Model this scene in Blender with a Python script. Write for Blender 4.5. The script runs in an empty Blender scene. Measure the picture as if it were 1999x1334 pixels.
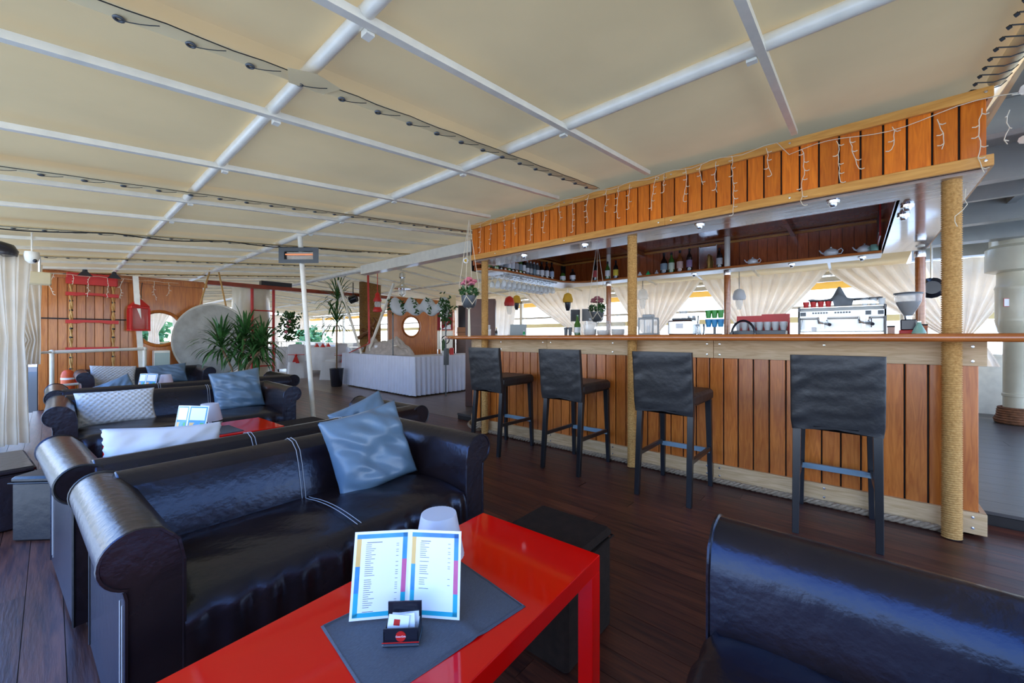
import bpy, math, random
from math import sin, cos, pi, radians as rad
from mathutils import Vector, Matrix, noise
R = random.Random(7)
S = bpy.context.scene
COL = S.collection

# ---------------------------------------------------------------- camera, sky, sun, exposure
cam = bpy.data.cameras.new('camera'); cam.sensor_width = 36; cam.lens = 777/1999*36
cam.clip_start = .02; cam.clip_end = 300; cam.shift_y = -8/1999
co = bpy.data.objects.new('camera', cam); COL.objects.link(co)
co.location = (0, 0, 1.13); co.rotation_euler = (rad(90), 0, rad(40.8-90))
S.camera = co
w = bpy.data.worlds.new('sky'); S.world = w; w.use_nodes = True
nt = w.node_tree; nt.nodes.clear()
tc = nt.nodes.new('ShaderNodeTexCoord'); sx = nt.nodes.new('ShaderNodeSeparateXYZ')
cr = nt.nodes.new('ShaderNodeValToRGB'); bg = nt.nodes.new('ShaderNodeBackground'); wo = nt.nodes.new('ShaderNodeOutputWorld')
nt.links.new(tc.outputs['Generated'], sx.inputs[0]); nt.links.new(sx.outputs['Z'], cr.inputs[0])
nt.links.new(cr.outputs[0], bg.inputs[0]); nt.links.new(bg.outputs[0], wo.inputs[0])
cr.color_ramp.elements[0].position = 0; cr.color_ramp.elements[0].color = (.94, .97, 1, 1)
cr.color_ramp.elements[1].position = .6; cr.color_ramp.elements[1].color = (.13, .36, 1, 1)
e = cr.color_ramp.elements.new(.14); e.color = (.50, .70, 1, 1)
bg.inputs[1].default_value = 5.0
sun = bpy.data.lights.new('sun', 'SUN'); sun.energy = 6; sun.angle = rad(1); sun.color = (1, .93, .82)
so = bpy.data.objects.new('sun', sun); COL.objects.link(so); so.rotation_euler = (rad(-22), rad(20), 0)
S.view_settings.view_transform = 'Standard'; S.view_settings.look = 'None'
S.view_settings.exposure = 0.0; S.view_settings.gamma = 1.0; S.view_settings.use_curve_mapping = False
S.cycles.max_bounces = 10; S.cycles.diffuse_bounces = 5; S.cycles.glossy_bounces = 4
S.cycles.transmission_bounces = 8; S.cycles.transparent_max_bounces = 12
S.cycles.caustics_reflective = False; S.cycles.caustics_refractive = False
S.cycles.sample_clamp_indirect = 6

# ---------------------------------------------------------------- materials
MT = {}
def mat(name, col, rough=.5, metal=0, var=.0, bump=0, bscale=60, stretch=(1,1,1), coat=0, emit=0, trans=0, sss=0,
        col2=None, nscale=6, transl=0, alpha=1, spec=.5, objvar=0, distort=0, objcoord=True):
    m = bpy.data.materials.new(name); m.use_nodes = True; MT[name] = m
    n = m.node_tree.nodes; l = m.node_tree.links; b = n['Principled BSDF']
    b.inputs['Roughness'].default_value = rough; b.inputs['Metallic'].default_value = metal
    b.inputs['Specular IOR Level'].default_value = spec
    c4 = (*col, 1)
    b.inputs['Base Color'].default_value = c4
    if coat: b.inputs['Coat Weight'].default_value = coat; b.inputs['Coat Roughness'].default_value = .08
    if emit: b.inputs['Emission Color'].default_value = c4; b.inputs['Emission Strength'].default_value = emit
    if trans: b.inputs['Transmission Weight'].default_value = trans
    if alpha < 1: b.inputs['Alpha'].default_value = alpha
    last = None
    if var or bump or col2 or objvar:
        t = n.new('ShaderNodeTexCoord'); mp = n.new('ShaderNodeMapping'); mp.inputs['Scale'].default_value = stretch
        l.new(t.outputs['Object'], mp.inputs[0])
        if objvar:
            oi = n.new('ShaderNodeObjectInfo'); cb = n.new('ShaderNodeCombineXYZ'); mu = n.new('ShaderNodeMath'); mu.operation = 'MULTIPLY'
            mu.inputs[1].default_value = 40; l.new(oi.outputs['Random'], mu.inputs[0])
            for k in range(3): l.new(mu.outputs[0], cb.inputs[k])
            l.new(cb.outputs[0], mp.inputs['Location'])
        if var or col2:
            ns = n.new('ShaderNodeTexNoise'); ns.inputs['Scale'].default_value = nscale; ns.inputs['Detail'].default_value = 5
            ns.inputs['Distortion'].default_value = distort
            l.new(mp.outputs[0], ns.inputs[0])
            r = n.new('ShaderNodeValToRGB'); l.new(ns.outputs[0], r.inputs[0])
            r.color_ramp.elements[0].position = .32; r.color_ramp.elements[1].position = .68
            a = col2 or tuple(max(0, c*(1-var)) for c in col)
            r.color_ramp.elements[0].color = (*a, 1); r.color_ramp.elements[1].color = (*(col if col2 else tuple(min(1, c*(1+var)) for c in col)), 1)
            last = r.outputs[0]
        if objvar:
            hs = n.new('ShaderNodeHueSaturation'); mr = n.new('ShaderNodeMapRange')
            mr.inputs[3].default_value = 1-objvar; mr.inputs[4].default_value = 1+objvar
            l.new(oi.outputs['Random'], mr.inputs[0]); l.new(mr.outputs[0], hs.inputs['Value'])
            if last: l.new(last, hs.inputs['Color'])
            else: hs.inputs['Color'].default_value = c4
            last = hs.outputs[0]
        if last: l.new(last, b.inputs['Base Color'])
        if bump:
            nb = n.new('ShaderNodeTexNoise'); nb.inputs['Scale'].default_value = bscale; nb.inputs['Detail'].default_value = 4
            l.new(mp.outputs[0], nb.inputs[0])
            bp = n.new('ShaderNodeBump'); bp.inputs['Strength'].default_value = bump; bp.inputs['Distance'].default_value = .01
            l.new(nb.outputs[0], bp.inputs['Height']); l.new(bp.outputs[0], b.inputs['Normal'])
    if transl:
        tr = n.new('ShaderNodeBsdfTranslucent'); tr.inputs[0].default_value = c4
        if last: l.new(last, tr.inputs[0])
        mx = n.new('ShaderNodeMixShader'); mx.inputs[0].default_value = transl
        l.new(b.outputs[0], mx.inputs[1]); l.new(tr.outputs[0], mx.inputs[2])
        l.new(mx.outputs[0], n['Material Output'].inputs[0])
    return m
canvas = mat('canvas', (.66,.475,.225), .6, var=.05, nscale=2, transl=.10, bump=.15, bscale=3, spec=.3)
canvas2 = mat('canvas_band', (.84,.70,.42), .6, var=.05, transl=.06)
whitep = mat('white_paint', (.84,.80,.69), .3, var=.06, nscale=12, coat=.3)
deckhead = mat('deckhead_paint', (.34,.35,.33), .35, var=.06)
creamp = mat('cream_column_paint', (.66,.61,.46), .3, var=.05, coat=.3)
floorm = mat('deck_plank', (.15,.046,.020), .36, col2=(.05,.015,.008), nscale=5, stretch=(9,.8,9), objvar=.3, bump=.1, bscale=14, distort=.6, spec=1.0)
floorm.node_tree.nodes['Principled BSDF'].inputs['Specular Tint'].default_value = (.22,.52,1,1)  # blue of the reflected sky put into the specular tint
floord = mat('deck_gap', (.015,.010,.008), .7, var=.2)
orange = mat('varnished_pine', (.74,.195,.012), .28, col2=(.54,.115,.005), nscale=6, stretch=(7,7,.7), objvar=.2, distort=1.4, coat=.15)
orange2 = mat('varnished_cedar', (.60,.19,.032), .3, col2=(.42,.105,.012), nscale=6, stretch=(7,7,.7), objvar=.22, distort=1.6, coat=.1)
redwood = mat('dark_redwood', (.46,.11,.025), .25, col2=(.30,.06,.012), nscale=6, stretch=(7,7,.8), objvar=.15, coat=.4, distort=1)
lightwood = mat('pale_oak', (.66,.45,.22), .4, col2=(.50,.30,.12), nscale=5, stretch=(9,.8,9), objvar=.08, distort=1.2, coat=.1)
lightwood2 = mat('bleached_oak', (.70,.50,.29), .5, col2=(.52,.33,.16), nscale=5, stretch=(9,.8,9), distort=1.5, objvar=.05)
golden = mat('golden_oak', (.72,.36,.085), .35, col2=(.55,.23,.04), nscale=5, stretch=(9,.8,9), distort=1.2, coat=.2)
countm = mat('counter_varnish', (.50,.16,.035), .18, col2=(.36,.095,.018), nscale=4, stretch=(8,.8,8), coat=.8)
soffm = mat('varnished_soffit', (.42,.32,.26), .16, col2=(.30,.21,.17), nscale=4, stretch=(3,.8,8), coat=1, bump=.1, bscale=8)
ropem = mat('rope_yellow', (.62,.36,.12), .8, col2=(.40,.20,.05), nscale=90)
ropew = mat('rope_pale', (.40,.31,.22), .85, col2=(.24,.18,.12), nscale=60)
leather = mat('dark_leather', (.020,.011,.010), .27, col2=(.010,.006,.007), nscale=5, bump=.22, bscale=30, spec=.6)
leather.node_tree.nodes['Principled BSDF'].inputs['Specular Tint'].default_value = (.42,.60,1,1)  # blue skylight on the dark leather painted in through this tint
leatherb = mat('black_leather', (.016,.016,.018), .40, var=.25, bump=.35, bscale=18, spec=.5)
blackw = mat('black_lacquer', (.010,.010,.012), .3, var=.2, spec=.6)
stitch = mat('pale_stitching', (.34,.34,.36), .7)
redm = mat('red_gloss', (.74,.003,.002), .06, var=.02, spec=.5)
redp = mat('red_paint', (.55,.015,.012), .4, var=.1)
darkfab = mat('dark_brown_fabric', (.016,.009,.006), .85, var=.25, nscale=30, bump=.2, bscale=200, spec=.2)
matm = mat('grey_placemat', (.10,.11,.135), .75, col2=(.065,.072,.09), nscale=160, stretch=(1,6,1), bump=.3, bscale=400)
satin = mat('blue_grey_satin', (.115,.185,.265), .34, var=.12, nscale=4, bump=.2, bscale=12, spec=.6)
knit = mat('white_knit', (.60,.60,.60), .85, var=.08, nscale=40, bump=.3, bscale=150)
cotton = mat('white_cotton', (.72,.74,.80), .8, var=.04, transl=.1)
skirtm = mat('white_table_skirt', (.70,.73,.88), .7, var=.03)
sheer = mat('sheer_curtain', (.93,.80,.64), .8, var=.04, transl=.62)
sheerg = mat('beige_curtain', (.84,.75,.61), .8, var=.05, transl=.45)
shade = mat('white_shade', (.74,.78,.86), .45, transl=.3)
paper = mat('white_paper', (.86,.88,.92), .4)
inkb = mat('print_blue', (.02,.16,.50), .35, col2=(.05,.35,.62), nscale=14)
inky = mat('print_sand', (.75,.48,.16), .35, var=.1)
inkp = mat('print_pink', (.60,.12,.30), .35, var=.2)
inkc = mat('print_cyan', (.02,.40,.55), .35)
inkk = mat('print_ink', (.12,.13,.16), .5)
inkg = mat('print_green', (.05,.40,.12), .4)
blackp = mat('black_plastic', (.012,.012,.02), .25, spec=.6)
greyp = mat('dark_grey_metal', (.09,.10,.11), .4, .3)
steel = mat('steel', (.75,.76,.76), .22, 1, var=.05)
steelb = mat('brushed_white_steel', (.78,.80,.78), .25, .3)
chrome = mat('chrome', (.9,.9,.9), .08, 1)
glow = mat('heater_tube', (1,.32,.12), .4, emit=.5)
def glassmat(name, col, a=.35, rough=.05):
    m = mat(name, col, rough, alpha=a, spec=.9); return m
glass = glassmat('clear_glass', (.85,.92,.95), .30)
glassd = mat('dark_glass', (.012,.008,.008), .08, spec=.8)
glassg = mat('green_glass', (.05,.14,.02), .08, spec=.8)
glassgr = mat('bright_green_glass', (.02,.42,.15), .1, spec=.8)
glassgr2 = mat('aqua_glass', (.30,.62,.52), .1, spec=.8, alpha=.7)
amber = mat('amber_glass', (.22,.06,.01), .08, spec=.8)
coffee = mat('coffee_beans', (.035,.012,.006), .5, var=.5, nscale=120)
porc = mat('white_porcelain', (.72,.74,.76), .15, coat=.5)
leafm = mat('green_leaf', (.05,.15,.035), .4, col2=(.02,.07,.018), nscale=9, transl=.15, objvar=.15)
leafl = mat('pale_leaf', (.20,.36,.10), .5, var=.3, transl=.25)
treem = mat('tree_leaf', (.16,.34,.13), .6, col2=(.07,.18,.06), nscale=3, transl=.3)
pinkf = mat('pink_petal', (.75,.22,.30), .6, var=.2, nscale=30)
dpink = mat('dusky_petal', (.38,.12,.14), .6, var=.25, nscale=30)
cream_f = mat('cream_petal', (.85,.75,.62), .6, var=.1)
stonem = mat('grey_stone', (.34,.33,.29), .85, col2=(.22,.21,.18), nscale=5, bump=.6, bscale=24)
orangep = mat('orange_paint', (.75,.10,.02), .35)
yellowp = mat('yellow_awning', (.88,.56,.06), .6, transl=.3)
cablem = mat('black_cable', (.01,.01,.01), .5)
cordw = mat('white_cord', (.75,.66,.50), .5)
tileb = mat('cardboard', (.45,.22,.12), .8)
brass = mat('brass', (.75,.50,.15), .3, 1)
tulle = mat('grey_tulle', (.72,.76,.80), .9, transl=.3, alpha=.9)
gauze = mat('beige_gauze', (.55,.48,.44), .9, var=.15, nscale=12, transl=.2)
drift = mat('driftwood', (.25,.10,.03), .5, col2=(.12,.04,.012), nscale=9, distort=2)
basket = mat('woven_rope_mast', (.36,.19,.05), .7, col2=(.20,.09,.02), nscale=40)
waterm = mat('bounce_water', (.58,.55,.44), .35, var=.1)  # pale sandy instead of water-coloured, to bounce sunlight up to the roof
clothg = mat('grey_cloth', (.17,.19,.21), .8, var=.15, nscale=15)
screenm = mat('laptop_lid', (.38,.43,.45), .4)
dwood = mat('bulkhead_wood', (.56,.19,.032), .3, col2=(.38,.10,.014), nscale=5, stretch=(7,7,.6), objvar=.15, coat=.3, distort=1)
woodfl = mat('pale_deck', (.20,.13,.09), .3, col2=(.12,.08,.055), nscale=5, stretch=(9,.8,9), objvar=.1)
raised = mat('raised_deck', (.085,.075,.07), .35, col2=(.05,.042,.038), nscale=5, stretch=(9,.8,9))

# ---------------------------------------------------------------- mesh building
class MB:
    def __init__(s): s.v = []; s.f = []; s.mi = []; s.m = 0; s.M = None
    def add(s, vs, fs):
        o = len(s.v)
        if s.M is not None: vs = [s.M @ Vector(p) for p in vs]
        s.v += [tuple(p) for p in vs]; s.f += [tuple(i+o for i in f) for f in fs]; s.mi += [s.m]*len(fs)
        return s
    def box(s, x0, x1, y0, y1, z0, z1, b=0):
        if b:
            vs = []; 
            for z, i in ((z0, b), (z0+b, 0), (z1-b, 0), (z1, b)):
                X0, X1, Y0, Y1 = x0+i, x1-i, y0+i, y1-i; c = b*.7 if not i else 0
                c = b if not i else b*.6
                vs += [(X0+c,Y0,z),(X1-c,Y0,z),(X1,Y0+c,z),(X1,Y1-c,z),(X1-c,Y1,z),(X0+c,Y1,z),(X0,Y1-c,z),(X0,Y0+c,z)]
            fs = [tuple(range(7,-1,-1)), tuple(range(24,32))]
            for k in range(3):
                for j in range(8): fs.append((k*8+j, k*8+(j+1)%8, k*8+8+(j+1)%8, k*8+8+j))
            return s.add(vs, fs)
        return s.add([(x0,y0,z0),(x1,y0,z0),(x1,y1,z0),(x0,y1,z0),(x0,y0,z1),(x1,y0,z1),(x1,y1,z1),(x0,y1,z1)],
              [(3,2,1,0),(4,5,6,7),(0,1,5,4),(1,2,6,5),(2,3,7,6),(3,0,4,7)])
    def cbox(s, c, d, b=0): return s.box(c[0]-d[0]/2,c[0]+d[0]/2,c[1]-d[1]/2,c[1]+d[1]/2,c[2]-d[2]/2,c[2]+d[2]/2,b)
    def taper(s, p0, d0, p1, d1):
        vs = []
        for p, d in ((p0, d0), (p1, d1)):
            vs += [(p[0]-d[0]/2,p[1]-d[1]/2,p[2]),(p[0]+d[0]/2,p[1]-d[1]/2,p[2]),(p[0]+d[0]/2,p[1]+d[1]/2,p[2]),(p[0]-d[0]/2,p[1]+d[1]/2,p[2])]
        return s.add(vs, [(3,2,1,0),(4,5,6,7),(0,1,5,4),(1,2,6,5),(2,3,7,6),(3,0,4,7)])
    def lathe(s, prof, n=16, c=(0,0,0), cap=True):
        vs = []; k = len(prof)
        for r, z in prof:
            for i in range(n): a = 2*pi*i/n; vs.append((c[0]+r*cos(a), c[1]+r*sin(a), c[2]+z))
        fs = [(j*n+i, j*n+(i+1)%n, (j+1)*n+(i+1)%n, (j+1)*n+i) for j in range(k-1) for i in range(n)]
        if cap: fs += [tuple(range(n-1,-1,-1)), tuple(range((k-1)*n, k*n))]
        return s.add(vs, fs)
    def cyl(s, r, z0, z1, n=12, c=(0,0)): return s.lathe([(r,z0),(r,z1)], n, (c[0],c[1],0))
    def tube(s, pts, r=.01, n=6, closed=False, r1=None):
        pts = [Vector(p) for p in pts]; k = len(pts); vs = []; up = Vector((0,0,1)); px = None
        for i, p in enumerate(pts):
            a = pts[(i-1)%k] if (i or closed) else pts[0]; b = pts[(i+1)%k] if (i < k-1 or closed) else pts[-1]
            t = (b-a).normalized() if (b-a).length > 1e-9 else Vector((0,0,1))
            if px is None: px = t.cross(up if abs(t.z) < .9 else Vector((1,0,0))).normalized()
            px = (px - t*px.dot(t)).normalized(); py = t.cross(px)
            rr = r if r1 is None else r+(r1-r)*i/(k-1)
            for j in range(n): an = 2*pi*j/n; vs.append(p + px*rr*cos(an) + py*rr*sin(an))
        fs = [(i*n+j, i*n+(j+1)%n, ((i+1)%k)*n+(j+1)%n, ((i+1)%k)*n+j) for i in range(k if closed else k-1) for j in range(n)]
        if not closed: fs += [tuple(range(n-1,-1,-1)), tuple(range((k-1)*n, k*n))]
        return s.add(vs, fs)
    def extr(s, prof, axis, a, b, cap=True):
        """prof: 2-D outline; axis 'y': outline in x,z ; 'x': outline in y,z ; 'z': outline in x,y"""
        n = len(prof); f = {'y': lambda p, t: (p[0], t, p[1]), 'x': lambda p, t: (t, p[0], p[1]), 'z': lambda p, t: (p[0], p[1], t)}[axis]
        vs = [f(p, a) for p in prof] + [f(p, b) for p in prof]
        fs = [(i, (i+1)%n, (i+1)%n+n, i+n) for i in range(n)]
        if cap: fs += [tuple(range(n-1,-1,-1)), tuple(range(n, 2*n))]
        return s.add(vs, fs)
    def grid(s, nu, nv, fn, close_u=False):
        vs = [fn(i/(nu-1) if not close_u else i/nu, j/(nv-1)) for j in range(nv) for i in range(nu)]
        fs = [(j*nu+i, j*nu+(i+1)%nu, (j+1)*nu+(i+1)%nu, (j+1)*nu+i) for j in range(nv-1) for i in range(nu if close_u else nu-1)]
        return s.add(vs, fs)
    def ball(s, c, r, n=8, sz=1):
        m = max(3, n//2+1); pr = [(max(.001, r*sin(pi*k/m)), -r*sz*cos(pi*k/m)) for k in range(m+1)]
        return s.lathe(pr, n, c)
    def build(s, name, mats, parent=None, smooth=False, loc=None, rot=None, angle=None, bevel=0, subd=0):
        me = bpy.data.meshes.new(name); me.from_pydata(s.v, [], s.f)
        if not isinstance(mats, (list, tuple)): mats = [mats]
        for m in mats: me.materials.append(m)
        if len(mats) > 1: me.polygons.foreach_set('material_index', s.mi)
        if smooth: me.polygons.foreach_set('use_smooth', [True]*len(me.polygons))
        me.update()
        import bmesh
        bm = bmesh.new(); bm.from_mesh(me); bmesh.ops.recalc_face_normals(bm, faces=bm.faces)
        if smooth:
            for e in bm.edges:
                if len(e.link_faces) == 2 and e.calc_face_angle(0) > rad(angle or 45): e.smooth = False
        bm.to_mesh(me); bm.free()
        o = bpy.data.objects.new(name, me); COL.objects.link(o)
        if parent: o.parent = parent
        if loc: o.location = loc
        if rot: o.rotation_euler = rot
        if bevel:
            md = o.modifiers.new('bevel', 'BEVEL'); md.width = bevel; md.segments = 2; md.limit_method = 'ANGLE'
        if subd:
            md = o.modifiers.new('subdivision', 'SUBSURF'); md.levels = subd; md.render_levels = subd
        return o
def B(): return MB()
def bx(*a, **k): return MB().box(*a, **k)
def thing(name, label, cat, loc=(0,0,0), rz=0, group=None):
    o = bpy.data.objects.new(name, None); COL.objects.link(o); o.empty_display_size = .1
    o.location = loc; o.rotation_euler = (0,0,rz); o['label'] = label; o['category'] = cat
    if group: o['group'] = group
    return o
def tag(o, label, cat, group=None):
    o['label'] = label; o['category'] = cat
    if group: o['group'] = group
    return o
def struct(o): o['kind'] = 'structure'; return o
def link_copy(o, parent=None, loc=None, rot=None):
    c = o.copy(); COL.objects.link(c)
    if parent: c.parent = parent
    if loc is not None: c.location = loc
    if rot is not None: c.rotation_euler = rot
    return c
def dup(root, loc, rz, label=None, group=None):
    r = link_copy(root, None, loc, (0,0,rz))
    if label: r['label'] = label
    if group: r['group'] = group
    for ch in list(root.children):
        c = link_copy(ch, r)
        for g in list(ch.children): link_copy(g, c)
    return r
def text(body, size, m, parent, loc, rot, ext=.0008, align='CENTER', name='lettering'):
    cu = bpy.data.curves.new(name, 'FONT'); cu.body = body; cu.size = size; cu.extrude = ext; cu.align_x = align; cu.align_y = 'CENTER'
    cu.materials.append(m); o = bpy.data.objects.new(name, cu); COL.objects.link(o); 
    me = bpy.data.meshes.new_from_object(o); bpy.data.objects.remove(o); o = bpy.data.objects.new(name, me); COL.objects.link(o)
    o.parent = parent; o.location = loc; o.rotation_euler = rot
    return o
def bez(p0, p1, sag, n=8):
    p0 = Vector(p0); p1 = Vector(p1)
    return [p0.lerp(p1, t/n) - Vector((0,0,sag*4*(t/n)*(1-t/n))) for t in range(n+1)]
def CZ(x): return 2.13+.1*x if x <= 4 else 2.53-.085*(x-4)    # underside of the roof bars

# ================================================================= SETTING
# ---- floor with its planks
fl = struct(bx(-.62, 3.70, -3.2, 24, -.12, -.004).build('floor', floord))
B().box(3.70, 8.6, 4.2, 24, -.12, -.004).build('under_deck', floord, fl)
def plank_run(x0, x1, y0, y1, wd, Ls, m, parent, z=0, r0=0):
    ncol = int(round((x1-x0)/wd)); meshes = {}
    for i in range(ncol):
        y = y0 - R.random()*Ls*.7
        while y < y1:
            L = R.choice([Ls*.8, Ls, Ls*1.25])
            a = max(y, y0); bnd = min(y+L, y1)
            if bnd-a > .15:
                key = round(bnd-a, 2)
                nm = 'plank'
                if key not in meshes:
                    o = bx(.0012, wd-.0012, .001, bnd-a-.001, -.02, 0).build(nm, m, parent, loc=(x0+i*wd, a, z)); meshes[key] = o
                else: link_copy(meshes[key], parent, (x0+i*wd, a, z))
            y += L
plank_run(-.61, 3.69, -1.0, 9.5, .1075, 3.1, floorm, fl)
plank_run(3.70, 8.4, 4.2, 9.5, .235, 2.7, woodfl, fl)
plank_run(0.3, 8.4, 9.5, 22, .27, 8, woodfl, fl)
fr = struct(bx(3.71, 8.6, -4.2, 4.2, -.12, .055).build('floor_right', floord))
plank_run(3.70, 8.4, -4.2, -.58, .235, 2.6, raised, fr, .08)
bx(3.70, 8.4, -.57, 4.2, .05, .078).build('inner_deck', raised, fr)

# ---- canvas roof
ce = struct(B().grid(2, 2, lambda u, v: (0+u*.01, -.4+v*.01, CZ(0)+.09)).build('ceiling', canvas))
seamY = [1.73, 3.72, 5.65, 7.55, 9.45, 11.4, 13.4, 15.4, 17.4, 19.6]
purY = [.30, 1.27, 2.15, 3.05, 4.02, 4.78, 6.3, 6.95, 8.15, 8.85, 10.1, 10.8, 12.0, 12.8, 14.1, 14.8, 16.1, 18.1]
edges = [-.575]+seamY+[21.5]
for i in range(len(edges)-1):
    a, b = edges[i], edges[i+1]
    ps = sorted([a, b]+[p for p in purY if a < p < b])
    for side in (0, 1):
        xa, xb = ((-.62, 4.0) if side == 0 else (4.0, 8.7))
        def fn(u, v):
            x = xa+(xb-xa)*u; y = a+(b-a)*v
            k = max(j for j in range(len(ps)-1) if ps[j] <= y+1e-6) if y < b else len(ps)-2
            t = (y-ps[k])/(ps[k+1]-ps[k]); px = [.70, 1.95] if side == 0 else [5.2, 6.5, 7.8]
            sag = .035*sin(pi*t)*(1 if ps[k+1]-ps[k] > .6 else .5)
            z = CZ(x)+.075-sag*.6 + .01*noise.noise((x*1.2, y*1.5, 3))
            return (x, y, z)
        B().grid(21, 33 if i < 5 else 13, fn).build('canvas_panel', canvas, ce, smooth=True)
for i, y in enumerate(purY):
    for xa, xb in (((-.62, 3.16) if y < 3.4 else (-.62, 4.0)), (4.0, 8.6)):
        if xa == 4.0 and y < 3.4: xa = 5.8
        m = B()
        za, zb = CZ(xa), CZ(xb); hw = .017
        m.add([(xa,y-hw,za),(xb,y-hw,zb),(xb,y+hw,zb),(xa,y+hw,za),(xa,y-hw,za+.03),(xb,y-hw,zb+.03),(xb,y+hw,zb+.03),(xa,y+hw,za+.03)],
              [(3,2,1,0),(4,5,6,7),(0,1,5,4),(1,2,6,5),(2,3,7,6),(3,0,4,7)])
        m.build('roof_bar', whitep, ce)
for x, r in ((.70, .026), (1.95, .034), (6.1, .03), (7.4, .026)):
    z = CZ(x)+.035
    B().tube([(x, -.5 if x < 4 else 4.1, z), (x, 21, z)], r, 12).build('roof_pipe', whitep, ce, smooth=True)
# clips where bars cross the pipes
for x in (.70, 1.95):
    m = B()
    for y in purY[:6]: m.box(x+.02, x+.05, y+.02, y+.06, CZ(x)-.005, CZ(x)+.06)
    m.build('pipe_clip', whitep, ce)
gr = None
for k, y in enumerate(seamY[:5]):
    xe = 3.16 if y < 3.4 else 4.0
    m = B().grid(2, 3, lambda u, v: (-.6+(xe+.6)*u, y-.02+.11*v-(.0), CZ(-.6+(xe+.6)*u)+(.004, -.006, .03)[int(round(v*2))]))
    # joint lip, turned down
    bd = m.build('seam_band', canvas2, ce)
    c = B()
    pts = [(-.6+(xe+.6)*j/40, y-.028+.006*sin(j*1.9), CZ(-.6+(xe+.6)*j/40)-.004) for j in range(41)]
    c.tube(pts, .0022, 4)
    x = -.40
    while x < xe-.1:
        c.tube(bez((x, y+.03, CZ(x)-.012), (x+.09, y-.025, CZ(x)-.006), .004, 4), .0018, 4)
        if gr is None:
            gr = B().tube([(.012*cos(t*pi/6), .012*sin(t*pi/6), 0) for t in range(12)], .0045, 6, closed=True).build('grommet', greyp, bd, smooth=True, loc=(x, y+.03, CZ(x)-.008))
        else: link_copy(gr, bd, (x, y+.03, CZ(x)-.008))
        x += .18
    c.build('lacing_cord', cablem, bd)
# canvas repair patch beneath the first pipe
B().add([(.60,1.67,CZ(.60)-.01),(.70,1.64,CZ(.7)-.01),(.82,1.68,CZ(.82)-.01),(.78,1.77,CZ(.78)-.012),(.64,1.77,CZ(.64)-.012)], [(0,1,2,3,4)]).build('repair_patch', canvas2, ce)
# ridge beam
rb = struct(bx(3.78, 3.94, 3.5, 7.0, 2.31, 2.47).build('trim_1', whitep))
struct(B().tube([(3.86, 7.0, 2.42), (3.86, 21, 2.42)], .05, 10).build('trim_2', whitep, smooth=True))
# canvas edge tube over the bar end
m = B().tube([(1.2, -.56, CZ(1.2)+.03), (3.24, -.56, CZ(3.24)+.03)], .035, 10)
et = struct(m.build('trim_3', canvas2, smooth=True))
struct(bx(1.2, 8.6, -.625, -.605, 2.45, 2.70).build('trim_7', canvas2))
c = B()
for j in range(14):
    x = 1.9+j*.1
    c.tube([(x, -.47, CZ(x)-.005), (x+.03, -.53, CZ(x)-.012), (x+.05, -.575, CZ(x)+.0), (x+.08, -.6, CZ(x)+.03)], .003, 5)
    c.tube([(x, -.47, CZ(x)-.008), (x+.006, -.46, CZ(x)-.012)], .008, 6)
c.build('lacing_cord', cablem, et)

# ---- steel deckhead over the aft part (behind the camera and right of the bar)
dh = struct(bx(-.7, 3.2, -5.0, -.75, 2.62, 2.70).build('ceiling_right', deckhead))
bx(3.2, 8.8, -5.0, -.62, 2.62, 2.70).build('deckhead_panel', deckhead, dh)
for x, z0, ww in ((3.9, 2.42, .10), (4.8, 2.36, .12), (5.6, 2.40, .06), (6.4, 2.34, .14), (7.3, 2.30, .22), (8.2, 2.25, .2)):
    bx(x, x+ww, -5.0, -.62, z0, 2.62).build('deck_beam', deckhead, dh)
for y in (-1.2, -2.2, -3.2):
    bx(3.2, 8.8, y-.03, y+.03, 2.50, 2.62).build('cross_beam', deckhead, dh)
B().tube([(3.25, -.66, 2.40), (4.3, -1.6, 2.46)], .03, 8).build('brace_pipe', whitep, dh, smooth=True)
B().tube([(3.5, -.7, 2.22), (4.6, -1.3, 2.52)], .022, 8).build('brace_pipe', whitep, dh, smooth=True)

# ---- side bulwarks
def bulwark(name, x0, x1, y0, y1):
    o = struct(bx(x0, x1, y0, y1, -.1, .86).build(name, whitep))
    bx(x0-.03, x1+.03, y0, y1, .86, .90).build('cap_rail', whitep, o)
    k = y0+.4
    while k < y1:
        bx(x0-.025 if x0 > 4 else x1, x0 if x0 > 4 else x1+.025, k, k+.03, 0, .86).build('stiffener', whitep, o); k += .95
    return o
bulwark('wall_right', 8.42, 8.5, -4.5, 21.5)
rl = thing('side_railing', 'low white pipe railing along the deck edge, below the beige curtain', 'railing', (-.5, 5.0, 0))
for k in range(9): B().cyl(.02, 0, .95, 10).build('post', whitep, rl, smooth=True, loc=(0, k*.6, 0))
for z in (.95, .55, .25): B().tube([(0,0,z), (0,4.9,z)], .016, 8).build('rail', whitep, rl, smooth=True)
# right side uprights, eaves pipe, window frames
eh = struct(B().tube([(8.25, -.6, 2.17), (8.25, 21, 2.17)], .03, 8).build('trim_4', whitep, smooth=True))
struct(bx(8.36, 8.44, -4.5, 21.5, 2.05, 2.13).build('trim_5', whitep))
for k, y in enumerate([-2.4, -.55, 1.28, 3.15, 5.05, 6.9, 8.8, 11, 13, 15, 17, 19]):
    st = struct(bx(8.36, 8.44, y-.04, y+.04, .9, 2.1).build('window_%d' % (k+1), whitep))
    bx(8.37, 8.43, y+.04, y+1.8, 1.62, 1.66).build('window_bar', whitep, st)
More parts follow.
